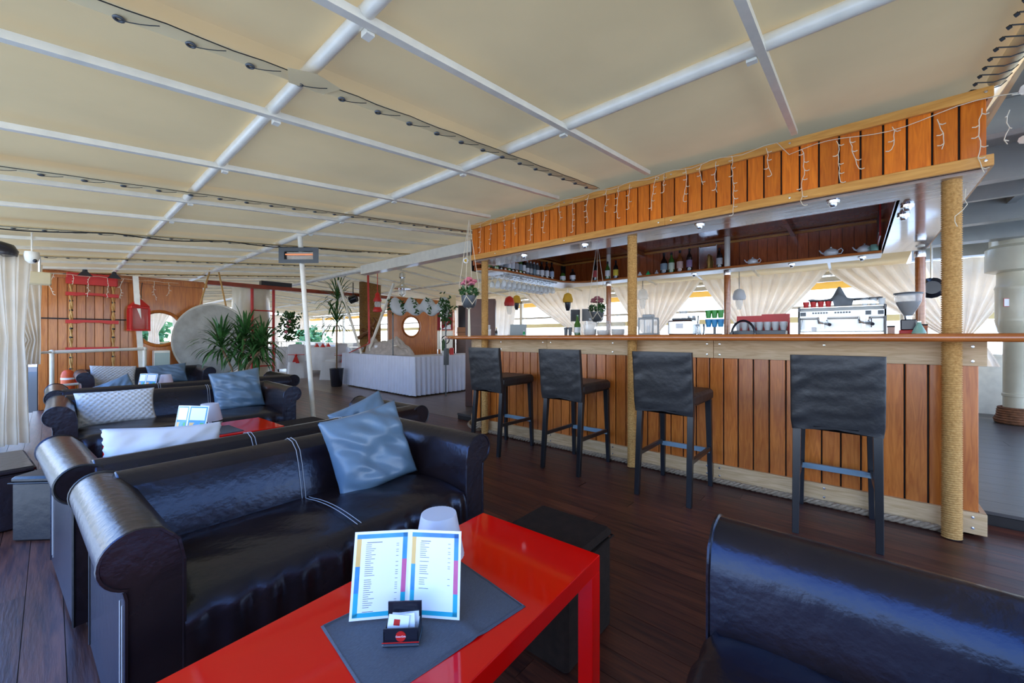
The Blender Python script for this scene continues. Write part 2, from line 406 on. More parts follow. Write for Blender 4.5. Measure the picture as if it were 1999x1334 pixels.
# yellow outside awning
aw = tag(B().grid(2, 40, lambda u, v: (8.70+.20*u, -4.4+26*v, 2.07-.09*u+.01*(int(v*39) % 2))).build('yellow_awning', yellowp), 'yellow striped canvas awning strip outside the right hand windows', 'awning')
aw.modifiers.new('solid', 'SOLIDIFY').thickness = .01
aw2 = tag(bx(8.85, 8.93, -4.4, 21, 1.40, 1.50).build('awning_rail', mat('pale_yellow_board', (.90,.74,.38), .6)), 'yellow horizontal board outside below the right hand awning', 'board')

# ---- curtains
def drape(name, label, p0, p1, ztop, ztie, zbot, gather, m, group=None, waist=.12, pleats=9, n=46, depth=.035, swing=.2, openb=.5):
    """sheet from p0 to p1 along the top, gathered toward point 'gather' (0..1 along the top) at ztie"""
    p0 = Vector(p0); p1 = Vector(p1); d = p1-p0; L = d.length; d.normalize(); nr = Vector((-d.y, d.x, 0))
    ph = R.random()*6
    def fn(u, v):
        z = ztop+(zbot-ztop)*v
        tt = (ztop-z)/(ztop-ztie)
        if tt <= 1: wv = 1+(waist-1)*(tt**1.15)
        else: wv = waist+(openb-waist)*min(1, ((tt-1)*(ztop-ztie)/max(.01, (ztie-zbot))))**.6
        s = gather*L+(u-gather)*L*wv
        off = depth*sin(u*pleats*2*pi+ph+.5*sin(v*3+ph))*(.5+.5*min(1, wv*1.2))+.012*noise.noise((u*9, v*4, ph))
        p = p0.lerp(p1, 0)+Vector((d.x*s, d.y*s, 0))+nr*off
        return (p.x, p.y, z)
    o = B().grid(n*2, 26, fn).build(name, m, smooth=True)
    return tag(o, label, 'curtain', group)
ys = [-2.2, .33, 2.19, 4.0, 5.07, 6.72]
grp = 'sheer curtains along the far right side'
drape('sheer_curtain', 'cream sheer curtain gathered behind the coffee grinder and right post', (8.0, -1.75, 0), (8.0, .33, 0), 2.19, 1.15, .75, .32, sheer, grp, pleats=12)
drape('sheer_curtain', 'cream sheer curtain above the red glass tray, left of the coffee machine', (8.0, .33, 0), (8.0, 2.19, 0), 2.2, 1.15, .75, .55, sheer, grp, pleats=11)
drape('sheer_curtain', 'cream sheer curtain gathered behind the grey lantern', (8.0, 2.19, 0), (8.0, 4.0, 0), 2.22, 1.15, .75, .55, sheer, grp, pleats=11)
drape('sheer_curtain', 'cream sheer curtain swept right behind the glass jars', (8.0, 4.0, 0), (8.0, 6.5, 0), 2.24, 1.15, .75, .25, sheer, grp, pleats=11)
drape('sheer_curtain', 'straight hanging cream curtain behind the laptop', (8.0, 6.75, 0), (8.0, 9.3, 0), 2.25, 1.15, .75, .5, sheer, grp, waist=.86, openb=.85, pleats=13)
drape('sheer_curtain', 'cream sheer curtain at the white round column by the right picture edge', (8.0, -4.3, 0), (8.0, -1.75, 0), 2.19, 1.15, .75, .3, sheer, grp, pleats=12)
# left side
drape('beige_curtain', 'long beige curtain tied at the waist at the left picture edge', (-.95, 6.28, 0), (-.12, 6.52, 0), 1.98, 1.10, .04, .86, sheerg, None, waist=.55, openb=.85, pleats=9, depth=.05)
drape('beige_curtain', 'second beige curtain, tied back, beside the red rope ladder', (-.62, 7.45, 0), (-.06, 7.62, 0), 2.03, 1.08, .80, .95, sheerg, None, waist=.30, pleats=8, depth=.05)
# far hall
struct(B().tube([(-.3, 20.4, 2.15), (8.5, 20.4, 2.15)], .03, 6).build('trim_8', whitep))
hg = 'curtains closing the far end of the deck'
for k in range(7):
    x0 = 1.0+k*1.05
    drape('end_curtain', '%s pale curtain from the left at the bright far end windows' % ('first','second','third','fourth','fifth','sixth','seventh')[k], (x0, 20.4, 0), (x0+1.05, 20.4, 0), 2.15, 1.3 if k % 2 else 1.55, .3 if k % 2 else 1.5, .5, sheer, hg, waist=.25 if k % 2 else .9, openb=.4, pleats=7, n=20)
for k in range(5):
    y0 = 10+k*2.1
    drape('side_curtain', 'pale tied curtain on the left side of the far hall, %s beyond the wooden bulkhead' % ('first','second','third','fourth','fifth')[k], (-.1+k*.15, y0, 0), (k*.15, y0+2.1, 0), 2.1, 1.2, .3, .5, sheer, 'tied curtains along the left side of the far hall', waist=.2, openb=.4, pleats=7, n=20)

# ---- bulkhead with porthole and boards (left), and its right counterpart
def ringface(m, cx, cz, r, x0, x1, z0, z1, y, n=24):
    """rectangular sheet with round hole"""
    pts = [(cx+r*cos(2*pi*k/n), y, cz+r*sin(2*pi*k/n)) for k in range(n)]
    out = []
    for k in range(n):
        a = 2*pi*k/n; c, s_ = cos(a), sin(a)
        t = min(((x1-cx)/c if c > 1e-6 else (x0-cx)/c if c < -1e-6 else 1e9), ((z1-cz)/s_ if s_ > 1e-6 else (z0-cz)/s_ if s_ < -1e-6 else 1e9))
        out.append((cx+t*c, y, cz+t*s_))
    fs = [(k, (k+1) % n, n+(k+1) % n, n+k) for k in range(n)]
    m.add(pts+out, fs)
    for (X, Z) in ((x0,z0),(x1,z0),(x1,z1),(x0,z1)):
        # fill corners
        best = sorted(range(n), key=lambda k: (out[k][0]-X)**2+(out[k][2]-Z)**2)[:2]
        m.add([out[best[0]], out[best[1]], (X, y, Z)], [(0,1,2)])
def porthole(parent, cx, cz, r, y):
    B().tube([(cx+r*cos(t*pi/14), y, cz+r*sin(t*pi/14)) for t in range(28)], .03, 8, closed=True).build('porthole_rim', dwood, parent, smooth=True)
wf = struct(bx(-.14, 1.94, 9.56, 9.60, 2.08, 2.2).build('wall_far', dwood))
m = B(); ringface(m, 1.29, 1.29, .31, .88, 1.92, 0, 2.1, 9.56); ringface(m, 1.29, 1.29, .31, .88, 1.92, 0, 2.1, 9.60)
m.build('porthole_panel', dwood, wf); porthole(wf, 1.29, 1.29, .31, 9.56)
b0 = None
for k in range(10):
    x = -.13+k*.101
    if b0 is None: b0 = bx(.002, .098, 0, .04, 0, 2.1, b=.003).build('board', dwood, wf, loc=(x, 9.55, 0))
    else: link_copy(b0, wf, (x, 9.55, 0))
bx(-.14, .87, 9.592, 9.60, 0, 2.1).build('backing', floord, wf)
bx(-.1, .85, 9.53, 9.55, 1.42, 1.44).build('panel_moulding', floord, wf)
bx(-.16, 1.98, 9.50, 9.55, 2.08, 2.17).build('head_beam', dwood, wf)
hb = struct(bx(1.98, 6.0, 9.50, 9.60, 2.16, 2.24).build('trim_6', mat('red_brown_beam', (.27,.04,.012), .4, var=.2)))
bx(2.9, 3.5, 9.48, 9.62, 2.24, 2.33).build('speaker_bracket', blackp, hb)
wr = struct(bx(5.95, 8.4, 9.56, 9.60, 2.05, 2.25).build('wall_far_right', dwood))
m = B(); ringface(m, 6.70, 1.44, .29, 6.1, 7.3, 0, 2.1, 9.56); m.build('porthole_panel', dwood, wr); porthole(wr, 6.70, 1.44, .29, 9.56)
b1 = None
for k in range(10):
    x = 7.3+k*.11
    if b1 is None: b1 = bx(.002, .108, 0, .04, 0, 2.1, b=.003).build('board', dwood, wr, loc=(x, 9.55, 0))
    else: link_copy(b1, wr, (x, 9.55, 0))
bx(7.3, 8.4, 9.592, 9.60, 0, 2.1).build('backing', floord, wr)
bx(5.95, 6.1, 9.54, 9.6, 0, 2.1).build('door_post', dwood, wr)
# porthole backdrops seen through: real things outside are trees below
# ---- outside: water, paled to bounce sunlight, and trees
wt = struct(bx(-80, 90, -60, 120, -2.6, -2.5).build('ground', waterm))
def leafball(m, c, r, n, s, rr):
    for _ in range(n):
        v = Vector((rr.gauss(0,1), rr.gauss(0,1), rr.gauss(0,1))).normalized()*r*(rr.random()**.4)
        p = Vector(c)+Vector((v.x, v.y, v.z*.9)); a = Vector((rr.uniform(-1,1), rr.uniform(-1,1), rr.uniform(-1,1))).normalized()*s
        b = a.cross(Vector((rr.uniform(-1,1), rr.uniform(-1,1), rr.uniform(-1,1)))).normalized()*s*.6
        m.add([p-a, p+b, p+a, p-b], [(0,1,2,3)])
TR = random.Random(3)
for i, (x, y, h, lab) in enumerate(((-9, 38, 4.2, 'green tree seen left of the far hall tables'), (3.5, 36, 4.6, 'bushy green tree behind the far end windows, left of the white post'),
        (9.5, 37, 5.2, 'tall green tree behind the far end windows, right of the white post'), (16, 38, 4.4, 'green tree seen through the opening beside the rope wrapped mast'),
        (-7.5, 24, 3.6, 'leafy green tree seen through the round opening left of the stone disc'), (-3, 33, 3.8, 'low green tree beyond the stone disc and plant'))):
    t = thing('tree', lab, 'tree', (x, y, -2.5))
    B().tube([(0,0,0), (.1,.05,h*.5), (0,0,h*.9)], .2, 7, r1=.05).build('trunk', drift, t, smooth=True)
    m = B()
    for k in range(10): leafball(m, (TR.uniform(-1.3,1.3), TR.uniform(-1,1), h*(.35+.6*TR.random())), .9, 70, .28, TR)
    c = m.build('foliage', treem, t); c['kind'] = 'stuff'

# ================================================================= BAR
bar = thing('bar_counter', 'long wooden bar with vertical plank front and glossy rounded counter top', 'bar', (0, 0, 0))
CX, CY, CR = 3.84, 3.42, .42             # rounded left corner
def arcpts(r, a0=180, a1=90, n=12, cx=CX, cy=CY): return [(cx+r*cos(rad(a0+(a1-a0)*k/n)), cy+r*sin(rad(a0+(a1-a0)*k/n))) for k in range(n+1)]
# planks
def front_plank(parent, y0, wd, z0, z1, x, m, th=.018):
    return bx(0, th, .004, wd-.004, z0, z1, b=.003).build('plank', m, parent, loc=(x, y0, 0))
pl = None
y = -.529
while y < CY-.05:
    if pl is None: pl = front_plank(bar, y, .1, .135, .99, CX-CR, orange2)
    else: link_copy(pl, bar, (CX-CR, y, 0))
    y += .1006
for k in range(6):
    a = 180-90*(k+.5)/6.3
    link_copy(pl, bar, (CX+(CR+0)*cos(rad(a))-.05*sin(rad(a))*0, CY+CR*sin(rad(a)), 0), (0, 0, rad(a-180))).location += Vector((sin(rad(a))*0, 0, 0))
for k in range(16):
    link_copy(pl, bar, (3.90+k*.1006, CY+CR, 0), (0, 0, rad(-90)))
for k in range(20):
    link_copy(pl, bar, (3.545+k*.1006, -.53, 0), (0, 0, rad(90)))
core = B(); core.box(CX-CR+.02, 3.52, -.51, CY, 0, 1.1085); core.box(3.44, 5.7, -.51, -.45, 0, 1.1085)
core.extr(arcpts(CR-.02)+[(5.7, CY+CR-.02), (5.7, CY+CR-.10), (CX, CY+CR-.10), (CX-CR+.10, CY)], 'z', 0, 1.1085); core.build('backing', floord, bar)
def band(z0, z1, off, name, m, y1=CY, joints=()):
    segs = [-.556]+list(joints)+[y1]
    for a, b in zip(segs, segs[1:]): bx(CX-CR-off, CX-CR+.001, a+.0015, b-.0015, z0, z1, b=.002).build(name, m, bar)
    mm = B(); o = arcpts(CR+off); i_ = arcpts(CR)
    mm.extr(o+i_[::-1], 'z', z0, z1); mm.build(name, m, bar)
    bx(CX, 5.7, CY+CR, CY+CR+off, z0, z1).build(name, m, bar); bx(CX-CR+.004, 5.7, -.53-off, -.53, z0, z1).build(name, m, bar)
band(.968, 1.1075, .022, 'top_rail', lightwood2, joints=(.845, 2.45))
band(.02, .142, .024, 'kick_board', lightwood2, joints=(.845, 2.45))
bolt = None
for y in (-.50, -.44, .16, .80, .89, 1.7, 2.4, 2.5, 3.1):
    for z in (1.078, .995, .115, .055):
        if bolt is None: bolt = B().lathe([(.001,-.004),(.007,-.003),(.008,.001)], 8).build('bolt', steel, bar, smooth=True, loc=(CX-CR-.024, y, z), rot=(0, rad(90), 0))
        else: link_copy(bolt, bar, (CX-CR-.024, y, z))
# counter top
m = B()
def nose(): return None
o = [(3.08, -.80)]+[(3.08, CY)]+arcpts(CR+.34, n=14)[1:]+[(5.9, CY+CR+.34), (5.9, CY+CR-.30)]+[(4.3, CY+.12), (4.16, 3.3), (4.16, -.15), (5.9, -.15), (5.9, -.95), (3.3, -.95), (3.13, -.9)]
m.extr(o, 'z', 1.108, 1.15); ct = m.build('counter_top', countm, bar, bevel=.014)
# bull nose along the visible edge
edge = [(5.9, -.95), (3.3, -.95), (3.13, -.9), (3.08, -.80), (3.08, CY)]+arcpts(CR+.34, n=14)[1:]+[(5.9, CY+CR+.34)]
B().tube([(p[0], p[1], 1.129) for p in edge], .022, 8).build('nosing', countm, ct, smooth=True)
# rope along the foot
m = B(); ph = 0
NP = 380; path = [(3.368, -.375+.01*k) for k in range(NP)]+arcpts(CR+.052, n=60)
for st in range(3):
    pts = []
    for i, (x, y) in enumerate(path):
        a = i*.62+st*2*pi/3; nx = 1 if i < NP else cos(rad(180-90*(i-NP)/60)); ny = 0 if i < NP else sin(rad(180-90*(i-NP)/60))
        pts.append((x+nx*.011*cos(a), y+ny*.011*cos(a), .022+.011*sin(a)))
    m.tube(pts, .0108, 6)
tag(m.build('floor_rope', ropew, smooth=True), 'thick twisted rope laid on the floor along the foot of the bar', 'rope')
m = B()
for k in range(3): m.tube([(3.30+.05*cos(t*.5+k), 3.38+.05*sin(t*.5+k), .03+.012*t) for t in range(12)], .009, 6)
tag(m.build('rope_knot', ropew, smooth=True), 'knotted rope end at the foot of the left bar post', 'rope')
# rope posts
def ropepost(x, y, z0, z1, r, label):
    t = thing('rope_post', label, 'post', (x, y, 0), 0, 'rope wrapped posts carrying the front of the bar canopy')
    B().cyl(r*.85, z0, z1, 12).build('pole', floord, t)
    pr = []; n = int((z1-z0)/.0125)
    m = B(); NS = 16
    vs = []; tot = n*4
    for k in range(tot+1):
        z = z0+(z1-z0)*k/tot
        for j in range(NS):
            a = 2*pi*j/NS; zz = z+(a/(2*pi))*.0125
            rr = r+.0035*sin(2*pi*k/4+1.2) ; vs.append((rr*cos(a), rr*sin(a), zz if j else z))
    fs = [(i*NS+j, i*NS+(j+1) % NS, (i+1)*NS+(j+1) % NS, (i+1)*NS+j) for i in range(tot) for j in range(NS)]
    m.add(vs, fs).build('rope_wrap', ropem, t, smooth=True, angle=180)
    return t
ropepost(3.315, -.41, 0, 2.03, .040, 'rope wrapped post at the right end of the bar')
ropepost(3.315, 1.475, 0, 2.03, .040, 'rope wrapped post between the second and third bar stools')
ropepost(3.335, 3.30, .0, 2.03, .040, 'rope wrapped post at the left end of the bar beside the hanging flower pot')

# canopy over the bar
can = thing('bar_canopy', 'wooden canopy above the bar clad in vertical orange planks between pale oak rails', 'canopy', (0, 0, 0))
VX = 3.215
vp = None; y = -.525; k = 0
while y < 3.35:
    if vp is None: vp = bx(0, .02, .0045, .0955, 2.07, 2.41, b=.003).build('plank', orange, can, loc=(VX, y, 0))
    else: link_copy(vp, can, (VX, y, 0))
    y += .1005
for k in range(4): link_copy(vp, can, (VX+.02+k*.1005, 3.375, 0), (0, 0, rad(-90)))
for k in range(25): link_copy(vp, can, (VX+.12+k*.1005, -.525, 0), (0, 0, rad(90)))
bx(VX+.02, VX+.045, -.50, 3.35, 2.04, 2.42).build('backing', floord, can)
for z0, z1 in ((2.025, 2.085), (2.385, 2.44)):
    for a, b in ((-.545, 1.15), (1.15, 3.39)):
        bx(VX-.022, VX+.0, a+.001, b-.001, z0, z1, b=.002).build('rail', golden, can)
    bx(VX, 3.6, 3.375, 3.39, z0, z1).build('rail', golden, can)
    bx(VX, 5.7, -.545, -.527, z0, z1).build('rail', golden, can)
b2 = None
for y in (-.515, .33, 1.10, 1.2, 2.1, 3.0):
    for z in (2.415, 2.055):
        if b2 is None: b2 = link_copy(bolt, can, (VX-.023, y, z))
        else: link_copy(bolt, can, (VX-.023, y, z))
# soffit boards
bx(3.235, 3.55, -.527, 3.37, 2.01, 2.028).build('soffit_board', soffm, can)
for k in range(3): bx(3.553+k*.72, 3.553+k*.72+.717, -.527, -.20, 2.01, 2.028).build('soffit_board', soffm, can)
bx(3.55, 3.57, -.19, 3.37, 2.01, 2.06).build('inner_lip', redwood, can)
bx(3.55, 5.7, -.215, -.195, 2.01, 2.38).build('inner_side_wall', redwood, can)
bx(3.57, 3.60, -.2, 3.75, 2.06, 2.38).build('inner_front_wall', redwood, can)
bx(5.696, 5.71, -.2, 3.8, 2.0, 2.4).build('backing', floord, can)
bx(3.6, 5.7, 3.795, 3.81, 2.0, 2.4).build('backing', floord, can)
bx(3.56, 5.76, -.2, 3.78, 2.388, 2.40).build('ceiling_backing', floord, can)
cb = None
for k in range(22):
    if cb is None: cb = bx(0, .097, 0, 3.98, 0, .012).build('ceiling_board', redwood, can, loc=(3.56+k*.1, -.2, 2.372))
    else: link_copy(cb, can, (3.56+k*.1, -.2, 2.372))
wb = None
for k in range(39):
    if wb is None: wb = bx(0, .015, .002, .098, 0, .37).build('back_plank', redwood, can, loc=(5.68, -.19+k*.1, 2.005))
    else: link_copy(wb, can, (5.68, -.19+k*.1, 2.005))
for k in range(20): link_copy(wb, can, (3.62+k*.1, 3.78, 2.005), (0, 0, rad(-90)))
bx(5.655, 5.68, -.19, 3.75, 2.335, 2.36).build('moulding', golden, can)
bx(3.6, 5.66, 3.735, 3.76, 2.335, 2.36).build('moulding', golden, can)
for y in (.55, 2.35): bx(3.6, 5.68, y-.02, y+.02, 2.31, 2.37).build('cross_beam', redwood, can)
bx(3.24, 5.75, -.51, 3.36, 2.425, 2.43).build('roof_sheet', floord, can)
# shelf with rounded nose
sh = [(3.50, 3.62), (3.62, 3.46), (3.85, 3.40), (5.05, 3.40)]+[(5.05+.35*sin(rad(a)), 3.05+.35*cos(rad(a))) for a in (15, 30, 45, 60, 75)]+[(5.40, 3.0), (5.40, -.2), (5.70, -.2), (5.70, 3.80), (3.85, 3.80)]
shelf = B().extr(sh, 'z', 1.975, 2.0).build('shelf', countm, can, bevel=.004)
sh2 = [(x+(.012 if x < 5.5 else 0), y+(.012 if y > 3 else 0), ) for x, y in sh]
B().extr(sh2, 'z', 1.966, 1.974).build('shelf_underside', whitep, shelf)
# spotlights
sp = thing('spotlight', 'small chrome spotlight in the canopy soffit, nearest the right rope post', 'spotlight', (3.30, .11, 2.0), 0, 'recessed chrome spots under the canopy')
B().lathe([(.034,-.006),(.036,.010),(.02,.012)], 14).build('trim_ring', chrome, sp, smooth=True)
B().lathe([(.012,-.03),(.02,-.02),(.022,0)], 10).build('lamp_head', steel, sp, smooth=True)
for y, l in ((.92, 'small chrome spotlight in the canopy soffit right of the middle rope post'), (1.94, 'small chrome spotlight in the canopy soffit left of the middle rope post'), (2.68, 'small chrome spotlight in the canopy soffit nearest the left rope post')):
    dup(sp, (3.30, y, 2.0), 0, l)
dup(sp, (3.72, -.26, 2.0), 0, 'chrome spotlight at the right inner corner of the canopy, the nearer of the pair')
dup(sp, (4.0, -.26, 2.0), 0, 'chrome spotlight at the right inner corner of the canopy, the farther of the pair')
for y in (1.6, .55, -.05): dup(sp, (5.5, y, 1.955), 0, 'small spotlight under the back bottle shelf, below the %s' % ('group of four bottles', 'white post and low teapot', 'right end teapot')[(1.6, .55, -.05).index(y)], 'spots under the back bottle shelf')
# back posts
for y, l in ((-.47, 'brown wooden back post behind the coffee grinder'), (1.20, 'brown wooden back post left of the red glass tray'), (2.80, 'brown wooden back post behind the glass jars')):
    t = thing('back_post', l, 'post', (5.46, y, 0), 0, 'round brown posts carrying the back shelf')
    B().cyl(.037, 0, 1.96, 14).build('lower_shaft', countm, t, smooth=True)
    B().cyl(.033, 2.002, 2.37, 14).build('upper_shaft', whitep, t, smooth=True)
    B().lathe([(.042,1.90),(.045,1.93),(.042,1.96)], 14).build('collar', steel, t, smooth=True)

# fairy lights
fl_ = thing('icicle_lights', 'string of unlit icicle fairy lights draped along the canopy front', 'string lights', (0, 0, 0))
m = B(); pts = []
for k in range(60):
    y = -.62+k*.068; z = 2.36 if y < .35 else 2.44
    if y < .35: z = 2.345+.02*sin(k*.7)+.03*max(0, (.0-y))
    if y > .35: z = 2.43+.012*sin(k*1.3)
    pts.append((VX-.03, y, z))
m.tube(pts, .0022, 4)
m.build('cord', cordw, fl_)
RR = random.Random(11)
for y, z, L in ((-.50, 2.33, .34), (-.33, 2.33, .17), (-.15, 2.35, .13), (.02, 2.35, .20), (.08, 2.35, .26), (.26, 2.35, .36), (.45, 2.42, .19), (.67, 2.43, .42), (.78, 2.42, .23), (.88, 2.43, .16), (1.0, 2.43, .25),
                (1.15, 2.43, .14), (1.22, 2.43, .27), (1.43, 2.42, .20), (1.55, 2.42, .26), (1.66, 2.42, .18), (1.83, 2.42, .24), (2.0, 2.42, .3), (2.16, 2.42, .17), (2.33, 2.42, .25), (2.5, 2.42, .3), (2.7, 2.42, .22), (2.86, 2.42, .3), (3.05, 2.42, .25), (3.22, 2.42, .32)):
    m = B(); n = int(L/.03)+2; p = []; yy = y
    for k in range(n):
        yy += RR.uniform(-.011, .011); p.append((VX-.03-.003*(k % 2), yy, z-L*k/(n-1)))
    m.tube(p, .0020, 4)
    for k in range(1, n, 2):
        d = RR.choice((-1, 1)); q = p[k]; m.tube([q, (q[0], q[1]+d*.012, q[2]-.008), (q[0]-.003, q[1]+d*.026, q[2]-.006)], .0028, 5)
    m.build('light_strand', cordw, fl_)
fl2 = thing('icicle_lights', 'tangled fairy lights hanging in the air right of the canopy corner', 'string lights', (0, 0, 0))
m = B(); m.tube(bez((VX-.03, -.6, 2.36), (3.6, -1.3, 2.50), .02, 10), .0022, 4); m.build('cord', cordw, fl2)
for k in range(11):
    x, y = 3.22+.03*k, -.60-.03*(k % 4)-.03*k; p = [(x, y, 2.30-.02*(k % 3))]; L = RR.uniform(.15, .5)
    for j in range(int(L/.03)): q = p[-1]; p.append((q[0]+RR.uniform(-.016,.016), q[1]+RR.uniform(-.014,.014), q[2]-.03))
    m = B(); m.tube(p, .0020, 4)
    for q in p[1::2]: m.tube([q, (q[0]+RR.uniform(-.02,.02), q[1]+RR.uniform(-.02,.02), q[2]-.008)], .0028, 5)
    m.build('light_strand', cordw, fl2)
m = B(); p = [(3.26, -.455, 1.94)]
for k in range(7): q = p[-1]; p.append((q[0]-.008, q[1]+RR.uniform(-.016, .03), q[2]-.03))
m.tube(p, .002, 4); m.build('light_strand', cordw, fl2)

# ---- bar stools
def make_stool(loc, rz, label):
    t = thing('bar_stool', label, 'bar stool', loc, rz, 'black leather bar stools in a row at the bar')
    W = .40; D = .50   # +x toward the bar
    for sx_, nm in ((0, 1), (1, 1)):
        for sy in (-1, 1):
            if sx_ == 0: m = B().taper((-.035, sy*(W/2-.02), 0), (.032, .032), (.03, sy*(W/2-.025), .74), (.042, .042))
            else: m = B().taper((D-.02, sy*(W/2-.02), 0), (.030, .030), (D-.045, sy*(W/2-.028), .66), (.042, .042))
            m.build('leg', blackw, t, bevel=.002)
    bx(.0, D-.06, -W/2+.01, -W/2+.032, .275, .305).build('stretcher', blackw, t, bevel=.002)
    bx(.0, D-.06, W/2-.032, W/2-.01, .275, .305).build('stretcher', blackw, t, bevel=.002)
    bx(D-.05, D-.025, -W/2+.02, W/2-.02, .255, .29).build('footrest', mat('lit_footrest', (.20,.30,.38), .35) if 'lit_footrest' not in MT else MT['lit_footrest'], t, bevel=.002)  # bright window reflection painted in as a pale blue-grey base colour
    # seat cushion
    m = B(); m.box(.0, D, -W/2, W/2, .655, .745, b=.02); m.build('seat', leatherb, t, smooth=True, angle=35, bevel=.006)
    # backrest with loose cover
    ph = R.random()*9
    def shell(u, v):
        a = u*2*pi; hw, th = W/2+.004, .030; n_ = 6
        c, s_ = cos(a), sin(a)
        ex = (abs(c)**(2/n_))*(1 if c > 0 else -1)*th; ey = (abs(s_)**(2/n_))*(1 if s_ > 0 else -1)*hw
        z = .60+.43*v; lean = -.045*v
        wr_ = .0045*noise.noise((ex*6, ey*7+ph, z*16+ey*9))+.003*noise.noise((ey*9+z*12, z*26, ph))
        k = 1-.10*max(0, v-.93)/.07
        dip = -.02*(1-abs(ey)/hw)*(1 if v < .05 else 0)
        return (-.005+ex*k+lean+(wr_ if ex < 0 else wr_*.5), ey*(1-.03*max(0, .12-v)/.12), z-dip)
    m = B().grid(56, 30, shell, close_u=True)
    nv = 30; m.f.append(tuple((nv-1)*56+i for i in range(56))); m.mi.append(0)
    m.f.append(tuple(range(55, -1, -1))); m.mi.append(0)
    m.build('backrest', leatherb, t, smooth=True, angle=60)
    return t
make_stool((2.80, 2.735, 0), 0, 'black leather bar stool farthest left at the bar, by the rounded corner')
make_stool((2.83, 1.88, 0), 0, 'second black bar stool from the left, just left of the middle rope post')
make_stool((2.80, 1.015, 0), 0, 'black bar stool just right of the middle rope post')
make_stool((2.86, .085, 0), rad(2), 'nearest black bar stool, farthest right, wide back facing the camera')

# ================================================================= SOFAS
def armprof(r=.072, top=.655, base=.03, col=.115, n=14, sgn=1):
    """outline (x,z): inner face at x=0, growing outward (sgn) ; scroll roll at the top"""
    cxr = .022+r; czr = top-r
    pts = [(0, base), (0, top-.11), (.012, top-.05), (.05, top-.01)]
    for k in range(n+1):
        a = rad(100-k*(175/n)); pts.append((cxr+r*cos(a), czr+r*sin(a)))
    pts += [(col+.004, czr-r*1.02), (col, czr-r*1.3), (col, base)]
    return [(sgn*p[0], p[1]) for p in pts]
def make_sofa(label, loc, rz, w, D=.84, top=.655, group='dark leather sofas with rolled arms in the lounge', seatz=.40, seams=(-.33, .33)):
    """front centre at origin, faces -y"""
    t = thing('sofa', label, 'sofa', loc, rz, group)
    hw = w/2; AW = .145
    for sgn in (-1, 1):
        p = armprof(sgn=sgn, top=top); ix = sgn*(hw-AW-.02)
        m = B().extr([(ix+a, b) for a, b in p], 'y', .0, D-.03)
        o = m.build('arm', leather, t, smooth=True, angle=40)
        # piping round both end faces
        pp = [(ix+a, b) for a, b in p]
        for yy in (.0, D-.03):
            B().tube([(a, yy+(-.001 if yy == 0 else .001), b) for a, b in pp], .005, 5).build('piping', leatherb if yy else leather, o, smooth=True)
        mm = B()
        for off in (.0, .035): mm.tube([(ix+sgn*.116, .05+off, z) for z in (.07, .25, .44)], .0016, 4)
        mm.tube([(ix+sgn*.013-sgn*.0, .004+.012, z) for z in (.1, .3, .52)], .0016, 4)
        mm.build('stitching', stitch, o)
    iw = hw-AW-.02
    # back with rolled top
    bp = [(D-.25, .30), (D-.19, top-.10), (D-.165, top-.035), (D-.125, top-.004), (D-.075, top+.004), (D-.03, top-.015), (D-.005, top-.055), (D-.0, top-.10), (D-.02, top-.15), (D-.035, .06), (D-.2, .06)]
    m = B().extr(bp, 'x', -iw-.06, iw+.06); bk = m.build('back', leather, t, smooth=True, angle=50, bevel=.006)
    for sx_ in seams:
        mm = B()
        for off in (-.008, .008):
            q = [(sx_*iw+off, a-(.003 if i < 3 else 0), b+(.003 if i > 2 else .0)) for i, (a, b) in enumerate(bp[:8])]
            mm.tube(q, .0018, 4)
        mm.build('stitching', stitch, bk)
    # seat cushion with gathered front
    ph = R.random()*7
    def seat(u, v):
        x = -iw+2*iw*u
        L = [(.02, .07), (.0, .16), (-.012, .25), (-.01, .33), (.0, seatz-.035), (.02, seatz-.006), (.06, seatz+.004)]
        if v < .3:
            k = v/.3*(len(L)-1); i = min(int(k), len(L)-2); f = k-i
            y = L[i][0]*(1-f)+L[i+1][0]*f; z = L[i][1]*(1-f)+L[i+1][1]*f
            y += .010*sin(x*62+ph+2*noise.noise((x*6, ph, 3)))*sin(pi*min(1, v/.3*1.15))*(.6+.5*noise.noise((x*5, ph, 1)))
        else:
            f = (v-.3)/.7; y = .06+(D-.29)*f; z = seatz+.004+.014*sin(pi*min(1, f*1.1))-.03*max(0, f-.8)
            z += .010*noise.noise((x*7+y*6, y*3, ph))*(1-abs(2*f-1)**3) - .012*max(0, sin(x*2*pi/(2*iw)*1.5))*0
            z += .006*sin((x*.9+y*.5)*26+ph)*math.exp(-((x-.1)/.28)**2)*math.exp(-((f-.62)/.25)**2)
        e = min(1, min(u, 1-u)*14); z -= .02*(1-e)**2 if v > .25 else 0
        return (x, y, z)
    B().grid(90, 44, seat).build('seat_cushion', leather, t, smooth=True, angle=180)
    mm = B()
    for off in (-.008, .008):
        mm.tube([(off-iw*.0, .04+.014*k*0+(D-.30)*k/12, seatz+.010+.014*sin(pi*min(1, k/12*1.1))-.03*max(0, k/12-.8)+.004) for k in range(13)], .0018, 4)
    mm.build('stitching', stitch, t)
    bx(-iw-.02, iw+.02, .04, D-.06, .055, .30).build('frame', leatherb, t)
    for sx_ in (-1, 1):
        for yy in (.05, D-.12): bx(sx_*(hw-.12)-.03, sx_*(hw-.12)+.03, yy, yy+.06, 0, .06).build('foot', blackw, t)
    return t
def place(px, py): return (px, py, 0)
make_sofa('nearest dark leather sofa, facing the red table, with one blue satin cushion', (.777, 1.405, 0), rad(2.5), 1.41, D=.73, top=.64, seams=(.0,))
make_sofa('dark leather sofa backing onto the nearest sofa, with a ruffled white cushion', (.850, 3.07, 0), rad(184), 1.80, D=.80, top=.64)
